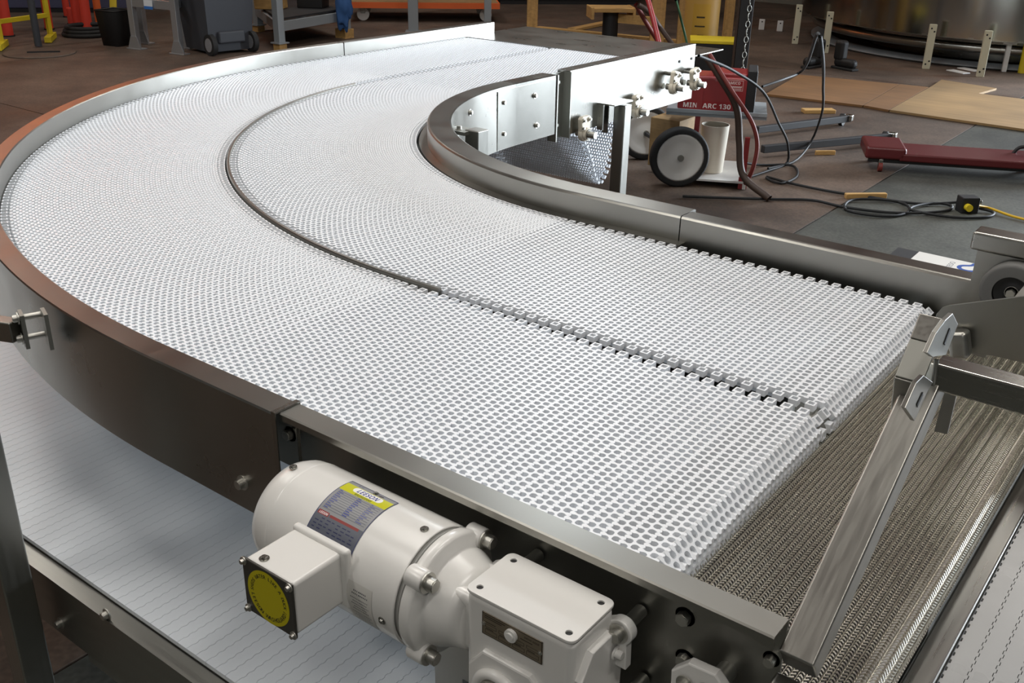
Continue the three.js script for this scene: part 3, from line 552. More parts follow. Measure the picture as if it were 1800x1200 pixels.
// ================================================================ ARM AND BRACKETS at the right
{
  const a = thing('sloping_stand', 'square steel tube arm sloping up over the woven wire belt', 'frame');
  const d = V(0, 0.184, -0.275).normalize(), n = V(0, d.z * -1, d.y).normalize(); // n: normal of the upper face
  const s0 = V(-0.2515, 0.893, -0.841).addScaledVector(n, -0.02), s1 = s0.clone().addScaledVector(d, 0.40);
  part(a, 'arm_tube', bar(s0, s1, 0.0395, 0.04, V(1, 0, 0), 0.003), M.tube);
  part(a, 'post', rbox(0.0395, 0.86, 0.04, 0.003, -0.2515, 0.43, -0.829), M.tube);
  part(a, 'foot_plate', box(0.1, 0.01, 0.1, -0.2515, 0.005, -0.829), M.tube);
  // traced tabs get real planes and thickness: they stand on the arm's +x and upper faces
  const onPlaneX = (list, x, th, name, mat) => { const q = list.map(([px, py]) => { const w = onX(px, py, x); return [-w.z, w.y]; }); return part(a, name, plate(poly(q), th, 0.0006).rotateY(H).translate(x - th, 0, 0), mat); };
  const tab = onPlaneX([[1592.5, 716.6], [1608.7, 740.4], [1631.5, 688.4], [1641, 672], [1625, 660], [1612, 673]], -0.222, 0.005, 'slotted_tab', M.steel);
  { const c0 = onX(1612, 713, -0.2219), c1 = onX(1622, 692, -0.2219); part(tab, 'slot', bar(c0, c1, 0.001, 0.006, V(1, 0, 0)), M.black); }
  const tab2 = onPlaneX([[1676, 551], [1685, 570], [1664, 624], [1641, 628], [1631, 620], [1647, 585], [1663, 563]], -0.222, 0.005, 'slotted_tab', M.tube);
  { const c0 = onX(1660, 605, -0.2219), c1 = onX(1670, 578, -0.2219); part(tab2, 'slot', bar(c0, c1, 0.001, 0.006, V(1, 0, 0)), M.black); }
  // strap bent along the arm's left edge
  const strapPts = [[1590, 728], [1597, 668], [1624, 601], [1641, 557], [1652, 538]].map(([px, py]) => onX(px, py, -0.262));
  const lifts = [0.006, 0.004, 0.006, 0.004];
  for (let k = 0; k < 3; k++) part(a, 'strap', bar(strapPts[k], strapPts[k + 1], 0.032, lifts[k], V(1, 0, 0), 0.0015), k === 1 ? M.zinc : M.tube);
  // cross tube running off to the right
  part(a, 'cross_tube', rbox(0.62, 0.034, 0.034, 0.003, -0.243 + 0.31, 1.108, -1.166), M.steelBright);
  part(a, 'weld_bead', hose([V(-0.242, 1.13, -1.15), V(-0.24, 1.11, -1.148), V(-0.239, 1.09, -1.15)], 0.003, 8, 6), M.zinc);
  const gus = [[1660, 690], [1682, 690], [1665, 763], [1642, 758]].map(([px, py]) => { const w = onZ(px, py, -1.2); return [w.x, w.y]; });
  part(a, 'gusset', plate(poly(gus), 0.005).translate(0, 0, -1.205), M.tube);
}
{
  const f = thing('roller_bracket', 'steel bracket with channel cap and idler roller beside the belt end', 'bracket');
  // channel cap along x, plate below it and the roller
  const Z = -2.06;
  const c0 = onZ(1710, 408, Z), c1 = onZ(1703, 436, Z);
  part(f, 'channel_cap', rbox(0.7, c0.y - c1.y + 0.004, 0.055, 0.006, c0.x + 0.35, (c0.y + c1.y) / 2, Z - 0.027, 3), M.steel);
  const q = onZ(1718, 440, Z - 0.004), q2 = onZ(1690, 540, Z - 0.004);
  part(f, 'plate', span(q.x, q.x + 0.5, 0.62, q.y, Z - 0.01, Z - 0.004), M.tube);
  const r = onZ(1778, 512, Z + 0.02);
  const ro = sub(f, 'idler_roller', [r.x, r.y - 0.004, Z + 0.012]);
  part(ro, 'rim', lathe([[0.034, 0.014], [0.052, 0.014], [0.058, 0.011], [0.06, 0.004], [0.06, -0.012], [0.034, -0.012]], 44).rotateX(H), M.grey);
  part(ro, 'hub', lathe([[0, 0.006], [0.012, 0.006], [0.016, 0.002], [0.024, 0.0], [0.03, 0.008], [0.036, 0.010], [0.036, -0.01], [0, -0.01]], 36).rotateX(H), M.black);
  part(ro, 'axle', hexHead(0.009, 0.01).rotateX(H).translate(0, 0, 0.004), M.bolt);
  part(f, 'leg', span(0.02, 0.07, 0, 0.64, Z - 0.06, Z - 0.01), M.tube);
  // inclined side plate nearer the camera
  const g = thing('side_plate', 'brushed steel side plate with rounded corner above the wire belt', 'plate');
  const out = [[1642, 566], [1646, 552], [1656, 541], [1668, 537], [1830, 517], [1830, 645], [1742, 625], [1700, 622], [1688, 600], [1650, 590]].map(([px, py]) => { const w = onZ(px, py, -1.62); return [w.x, w.y]; });
  part(g, 'plate', plate(poly(out), 0.005, 0.0008).translate(0, 0, -1.625), M.steel);
  const sleeve = onZ(1685, 580, -1.6), sl2 = onZ(1690, 628, -1.6);
  part(g, 'cuff', bar(sl2, sleeve, 0.03, 0.03, V(1, 0, 0), 0.008), M.tube);
  part(g, 'stay', bar(V(-0.28, 0.96, -1.625), V(-0.28, 0.96, -2.062), 0.02, 0.02), M.tube);
}
{ // box with a white printed card, on the floor beyond the inner rail
  const p = onY(1640, 470, 0.0), t = thing('carton', 'dark box with white printed card lying on the floor behind inner rail', 'box');
  const A = onY(1599, 457, 0.3), B = onY(1740, 488.5, 0.3), C2 = onY(1616, 442.4, 0.3), D = onY(1754, 472.5, 0.3);
  const ux = B.clone().sub(A), uz = C2.clone().sub(A);
  const cardTex = print(1024, 360, (c, w, h) => { c.fillStyle = '#dedcd6'; c.fillRect(0, 0, w, h); c.save(); c.translate(520, 330); c.rotate(-Math.PI / 2); c.fillStyle = '#3c4254'; c.font = '92px sans-serif'; c.textAlign = 'left'; c.fillText('IEDO', 20, 0, 300); c.restore(); c.strokeStyle = '#1f4a9a'; c.lineWidth = 56; c.lineCap = 'round'; c.beginPath(); c.moveTo(735, 30); c.bezierCurveTo(740, 150, 590, 120, 600, 230); c.bezierCurveTo(615, 330, 800, 330, 850, 200); c.stroke(); c.beginPath(); c.moveTo(815, 100); c.lineTo(870, 80); c.stroke(); });
  const g = new THREE.BufferGeometry(); const cs = [A, B, D, C2].map((v) => v.clone().add(V(0, 0.0015, 0)));
  g.setAttribute('position', new THREE.Float32BufferAttribute([0, 1, 2, 0, 2, 3].flatMap((i) => cs[i].toArray()), 3)); g.setAttribute('normal', new THREE.Float32BufferAttribute(Array(6).fill([0, 1, 0]).flat(), 3));
  g.setAttribute('uv', new THREE.Float32BufferAttribute([0, 0, 1, 0, 1, 1, 0, 0, 1, 1, 0, 1], 2));
  part(t, 'card', g, printed(cardTex, 0.6), 'white card with blue swoosh and grey letters');
  const ex = A.clone().addScaledVector(ux, -0.28);
  const sh = [ex, B, D, C2.clone().addScaledVector(ux, -0.28)];
  const shape = poly(sh.map((v) => [v.x, -v.z]));
  part(t, 'box_body', plate(shape, 0.3).rotateX(-H), M.dark);
}

// ================================================================ BACKGROUND, right
{ // welder on its hand cart
  const base = onY(1232, 322), face = V(0.42, 0, 0.9).normalize(), rot = Math.atan2(face.x, face.z);
  const t = thing('welder_cart', 'red two wheeled hand cart with large white wheels carrying the welder', 'cart', [base.x, 0, base.z], rot);
  // local: +z towards the camera, +x to the right
  const R = 0.178;
  const wheel = (x, z) => { const w = sub(t, 'wheel', [x, R, z]); w.rotation.y = 0.3; part(w, 'tyre', lathe([[0.142, -0.035], [0.165, -0.036], [0.176, -0.026], [R, -0.01], [R, 0.01], [0.176, 0.026], [0.165, 0.036], [0.142, 0.035]], 40).rotateX(H), M.rubber); part(w, 'disc', lathe([[0, 0.03], [0.02, 0.03], [0.05, 0.024], [0.085, 0.02], [0.1, 0.028], [0.13, 0.032], [0.143, 0.034], [0.143, -0.02], [0, -0.02]], 40).rotateX(H), M.wheel); part(w, 'hub', cylZ(0.019, 0.02, 20).translate(0, 0, 0.034), M.zinc); };
  wheel(-0.14, 0.10); wheel(-0.40, -0.5);
  part(t, 'axle', bar(V(-0.14, R, 0.07), V(-0.40, R, -0.48), 0.02, 0.02), M.dark);
  part(t, 'base_plate', join(box(0.36, 0.012, 0.5, 0.08, 0.045, -0.16), box(0.02, 0.05, 0.5, 0.255, 0.03, -0.16)), M.wheel);
  part(t, 'front_bar', join(box(0.03, 0.3, 0.03, 0.245, 0.16, 0.06), box(0.05, 0.07, 0.02, 0.245, 0.04, 0.075)), M.red);
  part(t, 'upright', bar(V(-0.06, 0.05, 0.04), V(-0.05, 0.62, 0.04), 0.03, 0.03), M.red);
  part(t, 'upright', bar(V(-0.22, 0.05, -0.3), V(-0.21, 0.62, -0.3), 0.03, 0.03), M.red);
  part(t, 'tray', join(box(0.58, 0.03, 0.4, 0.05, 0.43, -0.14), box(0.58, 0.02, 0.012, 0.05, 0.445, 0.065)), M.greyPaint);
  part(t, 'handle', hose([V(-0.26, 0.45, -0.2), V(-0.34, 0.75, -0.35), V(-0.52, 1.15, -0.55), V(-0.6, 1.22, -0.6)], 0.016, 30, 8), M.red);
  const w = thing('welding_machine', 'red portable welding machine with white lettering sitting on the cart', 'welder', [base.x - 0.1 * Math.cos(rot), 0.446, base.z + 0.1 * Math.sin(rot)], rot);
  part(w, 'case', rbox(0.40, 0.2, 0.22, 0.015, 0.12, 0.1, -0.06), M.red);
  part(w, 'top_cover', rbox(0.2, 0.05, 0.2, 0.015, 0.21, 0.2, -0.06), M.red);
  part(w, 'front_panel', rbox(0.055, 0.26, 0.235, 0.008, 0.335, 0.115, -0.06), M.black);
  const txt = print(1024, 256, (c, wd, h) => { c.fillStyle = '#8e1418'; c.fillRect(0, 0, wd, h); c.fillStyle = '#e8e0dc'; c.font = 'bold 190px sans-serif'; c.textBaseline = 'middle'; c.fillText('MINI ARC 130', 20, 132, 985); });
  part(w, 'lettering', new THREE.PlaneGeometry(0.29, 0.052).translate(0.09, 0.032, 0.0507), printed(txt, 0.45), 'white lettering on red');
  const logo = print(512, 300, (c, wd, h) => { c.fillStyle = '#8e1418'; c.fillRect(0, 0, wd, h); c.strokeStyle = '#e6dcd8'; c.lineWidth = 8; c.strokeRect(10, 10, wd - 20, h - 20); c.fillStyle = '#e6dcd8'; c.font = 'bold 104px sans-serif'; c.textAlign = 'center'; c.fillText('AMICO', wd / 2, 115); for (let k = 0; k < 12; k++) { c.save(); c.translate(40 + k * 38, 160); c.transform(1, 0, -0.5, 1, 0, 0); c.fillRect(0, 0, 22, 50); c.restore(); } c.fillRect(40, 232, 430, 10); c.fillRect(40, 260, 430, 8); });
  part(w, 'logo', new THREE.PlaneGeometry(0.105, 0.062).translate(0.235, 0.155, 0.0507), printed(logo, 0.45), 'white bordered maker plate');
  const bk = solo('bucket', 'cream bucket standing under the red welder', 'bucket', lathe([[0, 0.054], [0.07, 0.054], [0.085, 0.34], [0.08, 0.34], [0.066, 0.065], [0, 0.065]], 24), M.bearing); bk.position.set(base.x + 0.0, 0, base.z - 0.12);
  const bx = solo('cardboard_box', 'small brown box beneath the welder tray', 'box', rbox(0.2, 0.3, 0.2, 0.004, 0, 0.2, 0), M.ply); bx.position.set(base.x - 0.28, 0, base.z - 0.1);
  // hoses and leads
  const loc = (x, y, z) => V(x, y, z).applyAxisAngle(V(0, 1, 0), rot).add(V(base.x, 0, base.z));
  solo('torch_lead', 'thick brown torch lead hanging in front of the red welder', 'hose', hose([loc(-0.05, 0.78, 0.1), loc(0.05, 0.66, 0.13), loc(0.16, 0.5, 0.15), loc(0.2, 0.3, 0.16), loc(0.24, 0.12, 0.2), loc(0.4, 0.02, 0.3)], 0.022, 50, 8), M.brownHose);
  solo('gas_hose', 'red rubber gas hose curving down past the welder', 'hose', hose([loc(-0.02, 0.78, 0.12), loc(0.12, 0.6, 0.18), loc(0.26, 0.42, 0.2), loc(0.3, 0.3, 0.2), loc(0.29, 0.16, 0.2), loc(0.26, 0.06, 0.17)], 0.013, 50, 8), M.redHose);
  const lead = (label, pts, r = 0.008, mat = M.cable) => solo('cable', label, 'cable', hose(pts, r, 90, 6), mat, undefined);
  lead('black cable looping from welder top down to the floor', [onY(1228, 98, 0.9), onY(1290, 125, 0.75), onY(1340, 160, 0.6), onY(1368, 215, 0.35), onY(1385, 255, 0.15), onY(1384, 285, 0.02), onY(1350, 300, 0.01), onY(1320, 310, 0.01)]);
  lead('black cable arching over the plywood from the welder', [onY(1340, 152, 0.6), onY(1375, 140, 0.62), onY(1405, 128, 0.62), onY(1440, 60, 1.1), onY(1445, 90, 1.0), onY(1447, 150, 0.62), onY(1443, 205, 0.3), onY(1425, 250, 0.08), onY(1395, 284, 0.01), onY(1350, 296, 0.01)]);
  lead('black cable lying in wide loops between welder and creeper', [onY(1300, 285, 0.05), onY(1340, 290, 0.01), onY(1390, 290, 0.01), onY(1400, 310, 0.01), onY(1370, 322, 0.01), onY(1345, 310, 0.01), onY(1390, 322, 0.01), onY(1470, 338, 0.01), onY(1540, 348, 0.01), onY(1590, 358, 0.01), onY(1597, 372, 0.01), onY(1560, 380, 0.01), onY(1490, 370, 0.01), onY(1495, 352, 0.012), onY(1540, 350, 0.016), onY(1620, 358, 0.01), onY(1690, 355, 0.02)]);
  lead('black cable trailing across the grey concrete by the joint', [onY(1200, 345, 0.01), onY(1290, 348, 0.01), onY(1360, 350, 0.01), onY(1430, 352, 0.01), onY(1480, 363, 0.01), onY(1560, 373, 0.01), onY(1620, 374, 0.014), onY(1670, 368, 0.01), onY(1670, 360, 0.01), onY(1640, 357, 0.014), onY(1600, 368, 0.018), onY(1680, 382, 0.01), onY(1740, 380, 0.01), onY(1745, 372, 0.01), onY(1715, 365, 0.02)]);
  const ob = onY(1698, 372), o = thing('outlet_box', 'dark outlet box with yellow plug at end of cables', 'outlet box', [ob.x, 0, ob.z], 0.7);
  part(o, 'box_body', rbox(0.10, 0.09, 0.08, 0.006, 0, 0.045, 0), M.black); part(o, 'plug', cylZ(0.02, 0.04, 14).translate(-0.02, 0.04, 0.05), M.yellow); part(o, 'clip', rbox(0.03, 0.02, 0.03, 0.004, 0.06, 0.06, 0), M.steelBright);
  lead('yellow extension cord running off from the outlet box', [onY(1712, 360, 0.05), onY(1740, 366, 0.02), onY(1780, 380, 0.01), onY(1830, 392, 0.01)], 0.007, M.yellowCord);
}
{ // plywood sheets on the floor
  const sheet = (pts, y, label, mat) => { const q = pts.map(([a, b]) => onY(a, b, y)); const g = plate(poly(q.map((v) => [v.x, -v.z])), 0.018).rotateX(-H).translate(0, y - 0.018 + 0.0005, 0); const p = g.attributes.position, u = g.attributes.uv; for (let k = 0; k < p.count; k++) u.setXY(k, p.getX(k) * 0.6, p.getZ(k) * 0.6); return solo('plywood_sheet', label, 'plywood', g, mat); };
  sheet([[1346, 165], [1405, 131], [1580, 148], [1516, 185]], 0.019, 'brown stained plywood sheet ending near the red welder', M.plyBrown);
  sheet([[1518, 185], [1582, 148], [1632, 153], [1562, 193]], 0.0195, 'narrow strip of plywood between two larger sheets', M.plyBrown);
  sheet([[1564, 193], [1640, 150], [1655, 140], [1752, 155], [1720, 164], [1830, 178], [1830, 231]], 0.02, 'pale plywood sheet with notched corner lying on the floor', M.ply);
  const scrap = (px, py, w, d, mat, label) => { const q = onY(px, py); const m = solo('wood_offcut', label, 'offcut', rbox(w, 0.03, d, 0.004, 0, 0.015, 0), mat); m.position.copy(q); m.rotation.y = 0.75; };
  scrap(1438, 198, 0.26, 0.09, M.pine, 'pale wooden offcut lying in front of brown plywood sheet');
  scrap(1450, 272, 0.14, 0.02, M.pine, 'thin orange wooden stick lying near the red creeper');
  scrap(1521, 348, 0.25, 0.03, M.pine, 'tan wooden lath under the coiled cables');
  const paper = (px, py, label) => { const m = solo('paper_scrap', label, 'paper', rbox(0.22, 0.01, 0.1, 0.003, 0, 0.006, 0), M.white); m.position.copy(onY(px, py)); m.rotation.y = -0.5; };
  paper(1684, 127, 'white paper scrap on floor between ivory uprights'); paper(1703, 123, 'smaller white paper scrap touching another scrap');
}
{ // red creeper
  const a = onY(1512, 300), b = onY(1830, 322), dir = b.clone().sub(a).setY(0).normalize(), side = V(-dir.z, 0, dir.x), rot = Math.atan2(-dir.z, dir.x);
  const t = thing('mechanic_creeper', 'dark red low creeper board on casters near the cables', 'creeper', [a.x, 0, a.z], rot);
  part(t, 'deck', rbox(1.05, 0.05, 0.34, 0.012, 0.75, 0.1, -0.17), M.redDark);
  part(t, 'headrest', rbox(0.25, 0.08, 0.34, 0.02, 0.14, 0.12, -0.17), M.redDark);
  part(t, 'handle', hose([V(0.95, 0.12, -0.25), V(0.98, 0.16, -0.25), V(1.1, 0.165, -0.25), V(1.25, 0.16, -0.25)], 0.012, 20, 8), M.black);
  part(t, 'side_rail', box(1.24, 0.02, 0.02, 0.66, 0.068, -0.03), M.black);
  for (const [x, z] of [[0.12, -0.03], [1.08, -0.03], [0.12, -0.31], [1.08, -0.31]]) { const c = sub(t, 'caster', [x, 0, z]); part(c, 'fork', rbox(0.03, 0.04, 0.04, 0.005, 0, 0.06, 0), M.steelBright); part(c, 'caster_wheel', cylX(0.03, 0.025, 18).translate(0, 0.03, 0.01), M.redHose); }
  // low dolly legs beyond the creeper
  const dolly = (px0, py0, px1, py1, label) => { const p = onY(px0, py0, 0.06), q = onY(px1, py1, 0.06), u = thing('floor_jack_leg', label, 'equipment leg'); part(u, 'beam', bar(p, q, 0.05, 0.04, V(0, 1, 0), 0.005), M.dark); part(u, 'caster_wheel', cylX(0.045, 0.03, 18).translate(q.x - 0.05, 0.045, q.z), M.black); part(u, 'cap', rbox(0.06, 0.05, 0.05, 0.01, q.x, 0.065, q.z), M.steelBright); };
  dolly(1330, 228, 1492, 208, 'dark steel leg with caster ending beside wooden offcut'); dolly(1340, 262, 1568, 240, 'dark steel leg with caster ending behind the creeper');
}
{ // drum machine with ivory uprights
  const t = thing('drum_machine', 'large stainless steel drum housing raised above the floor', 'machine');
  const c = V(-2.9, 0, -13.5), R = 2.35;
  part(t, 'drum_skin', new THREE.CylinderGeometry(R, R, 2.0, 96, 1, true).translate(c.x, 1.31, c.z), M.drum);
  part(t, 'drum_floor', cyl(R, 0.02, 64).translate(c.x, 0.31, c.z), M.steel);
  part(t, 'lower_ring', new THREE.TorusGeometry(R - 0.2, 0.05, 8, 72).rotateX(H).translate(c.x, 0.2, c.z), M.steel);
  part(t, 'base_ring', lathe([[R - 0.4, 0], [R - 0.16, 0], [R - 0.16, 0.04], [R - 0.4, 0.04]], 72).translate(c.x, 0, c.z), M.greyPaint);
  part(t, 'base_core', cyl(1.6, 0.3, 48).translate(c.x, 0.16, c.z), M.steelBright);
  part(t, 'top_rim', new THREE.TorusGeometry(R + 0.02, 0.03, 8, 72).rotateX(H).translate(c.x, 2.3, c.z), M.ivory);
  for (const [px, py, lab] of [[1397, 77, 'ivory plastic upright with nothing beside it, before the drum'], [1450, 93, 'ivory plastic upright standing between the two black boots'], [1627, 121, 'ivory plastic upright behind notched corner of plywood sheet'], [1722, 135, 'ivory plastic upright beside the white paper scraps']]) {
    const q = onY(px, py), u = thing('ivory_upright', lab, 'upright', [q.x, 0, q.z], 0.5, 'ivory uprights along the drum');
    part(u, 'bar', rbox(0.07, 0.44, 0.04, 0.005, 0, 0.22, 0), M.ivory); for (const [x, y] of [[-0.015, 0.4], [0.015, 0.37], [-0.015, 0.05], [0.015, 0.08]]) part(u, 'bolt_hole', cylZ(0.009, 0.002, 10).translate(x, y, 0.0205), M.black);
  }
  for (const [px, py] of [[1338, 52], [1370, 55]]) { const q = onY(px, py), u = thing('short_upright', 'short pale plastic upright far behind the chain post', 'upright', [q.x, 0, q.z], 0.5, 'short uprights behind the chain post'); part(u, 'bar', rbox(0.07, 0.13, 0.04, 0.005, 0, 0.065, 0), M.white); part(u, 'bolt_hole', cylZ(0.009, 0.002, 10).translate(0, 0.1, 0.0205), M.black); }
  const q = onY(1764, 126), ts = thing('tee_stand', 'pale tee shaped stand under the drum edge', 'stand', [q.x, 0, q.z], 0.4); part(ts, 'stem', rbox(0.045, 0.27, 0.045, 0.004, 0, 0.135, 0), M.white); part(ts, 'head', rbox(0.13, 0.03, 0.07, 0.006, 0, 0.285, 0), M.white);
  const y1 = onY(1797, 128), yp = thing('yellow_post', 'yellow painted post at edge of the drum base', 'post', [y1.x, 0, y1.z]); part(yp, 'post_tube', cyl(0.045, 0.29, 16).translate(0, 0.145, 0), M.yellow); part(yp, 'cap', cyl(0.048, 0.012, 16).translate(0, 0.296, 0), M.yellow);
  const boot = (px, py, turn, label) => { const p = onY(px, py), b = thing('work_boot', label, 'boot', [p.x, 0, p.z], turn); part(b, 'upper', join(rbox(0.1, 0.2, 0.12, 0.035, 0, 0.18, -0.03), rbox(0.095, 0.09, 0.26, 0.04, 0, 0.065, 0.05)), M.black); part(b, 'sole', rbox(0.1, 0.025, 0.28, 0.01, 0, 0.013, 0.045), M.rubber); };
  boot(1432, 118, -0.2, 'black work boot standing upright beside ivory upright'); boot(1478, 121, 1.2, 'black work boot pointing towards the plywood behind ivory upright');
}
{ // timber, post, cylinder behind the welder
  const post = (px, py, w, h, mat, name, label, cat, turn = 0.6) => { const q = onY(px, py), m = solo(name, label, cat, rbox(w, h, w * 0.6, 0.004, 0, h / 2, 0), mat); m.position.copy(q); m.rotation.y = turn; return m; };
  post(935, 58, 0.13, 1.4, M.pine, 'timber_post', 'pale timber post standing beyond far end of conveyor', 'timber');
  post(1152, 92, 0.15, 1.5, M.pine, 'timber_post', 'wide timber board standing behind the red handle', 'timber');
  post(1196, 95, 0.11, 1.5, M.pine, 'timber_post', 'timber board standing beside the ochre cylinder', 'timber');
  post(1274, 100, 0.1, 1.5, M.pine, 'timber_post', 'timber board standing behind the chain post', 'timber');
  const beam = (a, b, y, w, h, label) => { const p = onY(...a, y), q = onY(...b, y); solo('timber_beam', label, 'timber', bar(p, q, w, h, V(0, 1, 0)), M.pine); };
  beam([945, 54], [1190, 78], 0.05, 0.1, 0.09, 'long timber lying on the floor beyond the conveyor end');
  beam([1005, 52], [1075, 38], 0.02, 0.03, 0.12, 'thin lath lying flat on the brown floor');
  beam([1088, 32], [1150, 38], 0.35, 0.09, 0.05, 'short timber rail behind the black round post');
  const bp = onY(1070, 90), sp = thing('work_stand', 'black round post with wooden board on top', 'stand', [bp.x, 0, bp.z], 0.75); part(sp, 'post_tube', cyl(0.085, 0.42, 24).translate(0, 0.21, 0), M.black); part(sp, 'board', rbox(0.42, 0.045, 0.34, 0.006, 0, 0.445, 0), M.pine); part(sp, 'edge_batten', rbox(0.03, 0.12, 0.34, 0.004, -0.225, 0.41, 0), M.pine); part(sp, 'edge_batten', rbox(0.03, 0.12, 0.34, 0.004, 0.225, 0.41, 0), M.pine);
  const gc = onY(1226, 112), cy = thing('gas_cylinder', 'tall ochre gas cylinder with black lettering behind the welder', 'gas cylinder', [gc.x, 0, gc.z], 0.5);
  part(cy, 'body', lathe([[0, 0.0], [0.15, 0.0], [0.175, 0.02], [0.175, 1.25], [0.15, 1.36], [0.07, 1.44], [0.04, 1.46], [0, 1.46]], 40), M.ochre);
  part(cy, 'valve', join(cyl(0.02, 0.12, 14).translate(0, 1.52, 0), cylX(0.012, 0.1, 10).translate(0.03, 1.54, 0)), M.zinc);
  const ltr = print(256, 512, (c, w, h) => { c.fillStyle = '#bb9438'; c.fillRect(0, 0, w, h); c.fillStyle = '#2a2010'; c.font = 'bold 90px sans-serif'; c.textAlign = 'center'; c.fillText('R', 150, 440); c.fillRect(60, 120, 120, 16); c.fillRect(40, 210, 150, 14); c.fillRect(90, 300, 90, 14); c.fillRect(60, 340, 130, 14); });
  { const g = new THREE.CylinderGeometry(0.1757, 0.1757, 0.5, 20, 1, true, -0.55, 1.0).translate(0, 0.35, 0); part(cy, 'lettering', g, printed(ltr, 0.5), 'black stencilled letters'); }
  const cp = onY(1297, 152), ch = thing('chain_post', 'dark post wrapped with links of chain beside the welder', 'post', [cp.x, 0, cp.z], 0.55); part(ch, 'post_tube', rbox(0.115, 0.86, 0.08, 0.005, 0, 0.43, 0), M.dark); part(ch, 'rust_edge', rbox(0.02, 0.86, 0.03, 0.004, -0.07, 0.43, 0.02), M.brownHose); part(ch, 'cap', rbox(0.28, 0.05, 0.2, 0.006, 0.05, 0.885, 0), M.ivory);
  for (let k = 0; k < 12; k++) part(ch, 'chain_link', new THREE.TorusGeometry(0.028, 0.006, 6, 16).scale(0.7, 1, 1).rotateY(k % 2 ? 0.3 : 1.2).translate(0.02, 0.09 + k * 0.066, 0.05), M.zinc);
  solo('torch_hose', 'red hose sloping down behind far conveyor end', 'hose', hose([onY(1118, 8, 0.75), onY(1135, 38, 0.6), onY(1160, 78, 0.4), onY(1180, 110, 0.3)], 0.02, 30, 8), M.redHose);
  solo('torch_hose', 'brown hose looping down beside the red hose', 'hose', hose([onY(1122, 9, 0.75), onY(1140, 20, 0.7), onY(1158, 45, 0.55), onY(1183, 80, 0.4), onY(1200, 110, 0.3)], 0.022, 30, 8), M.brownHose);
  solo('green_hose', 'thin green hose hanging in front of the timber', 'hose', hose([onY(1188, 0, 0.8), onY(1196, 30, 0.6), onY(1206, 70, 0.4), onY(1210, 100, 0.3)], 0.011, 24, 8), M.greenHose);
  const cr = onY(1255, 128), co = thing('parts_crate', 'dark open crate with yellow rim behind the welder', 'crate', [cr.x, 0, cr.z], 0.5); part(co, 'crate_body', rbox(0.5, 0.3, 0.35, 0.01, 0, 0.15, 0), M.black); part(co, 'rim', rbox(0.52, 0.03, 0.37, 0.006, 0, 0.31, 0), M.yellow);
}

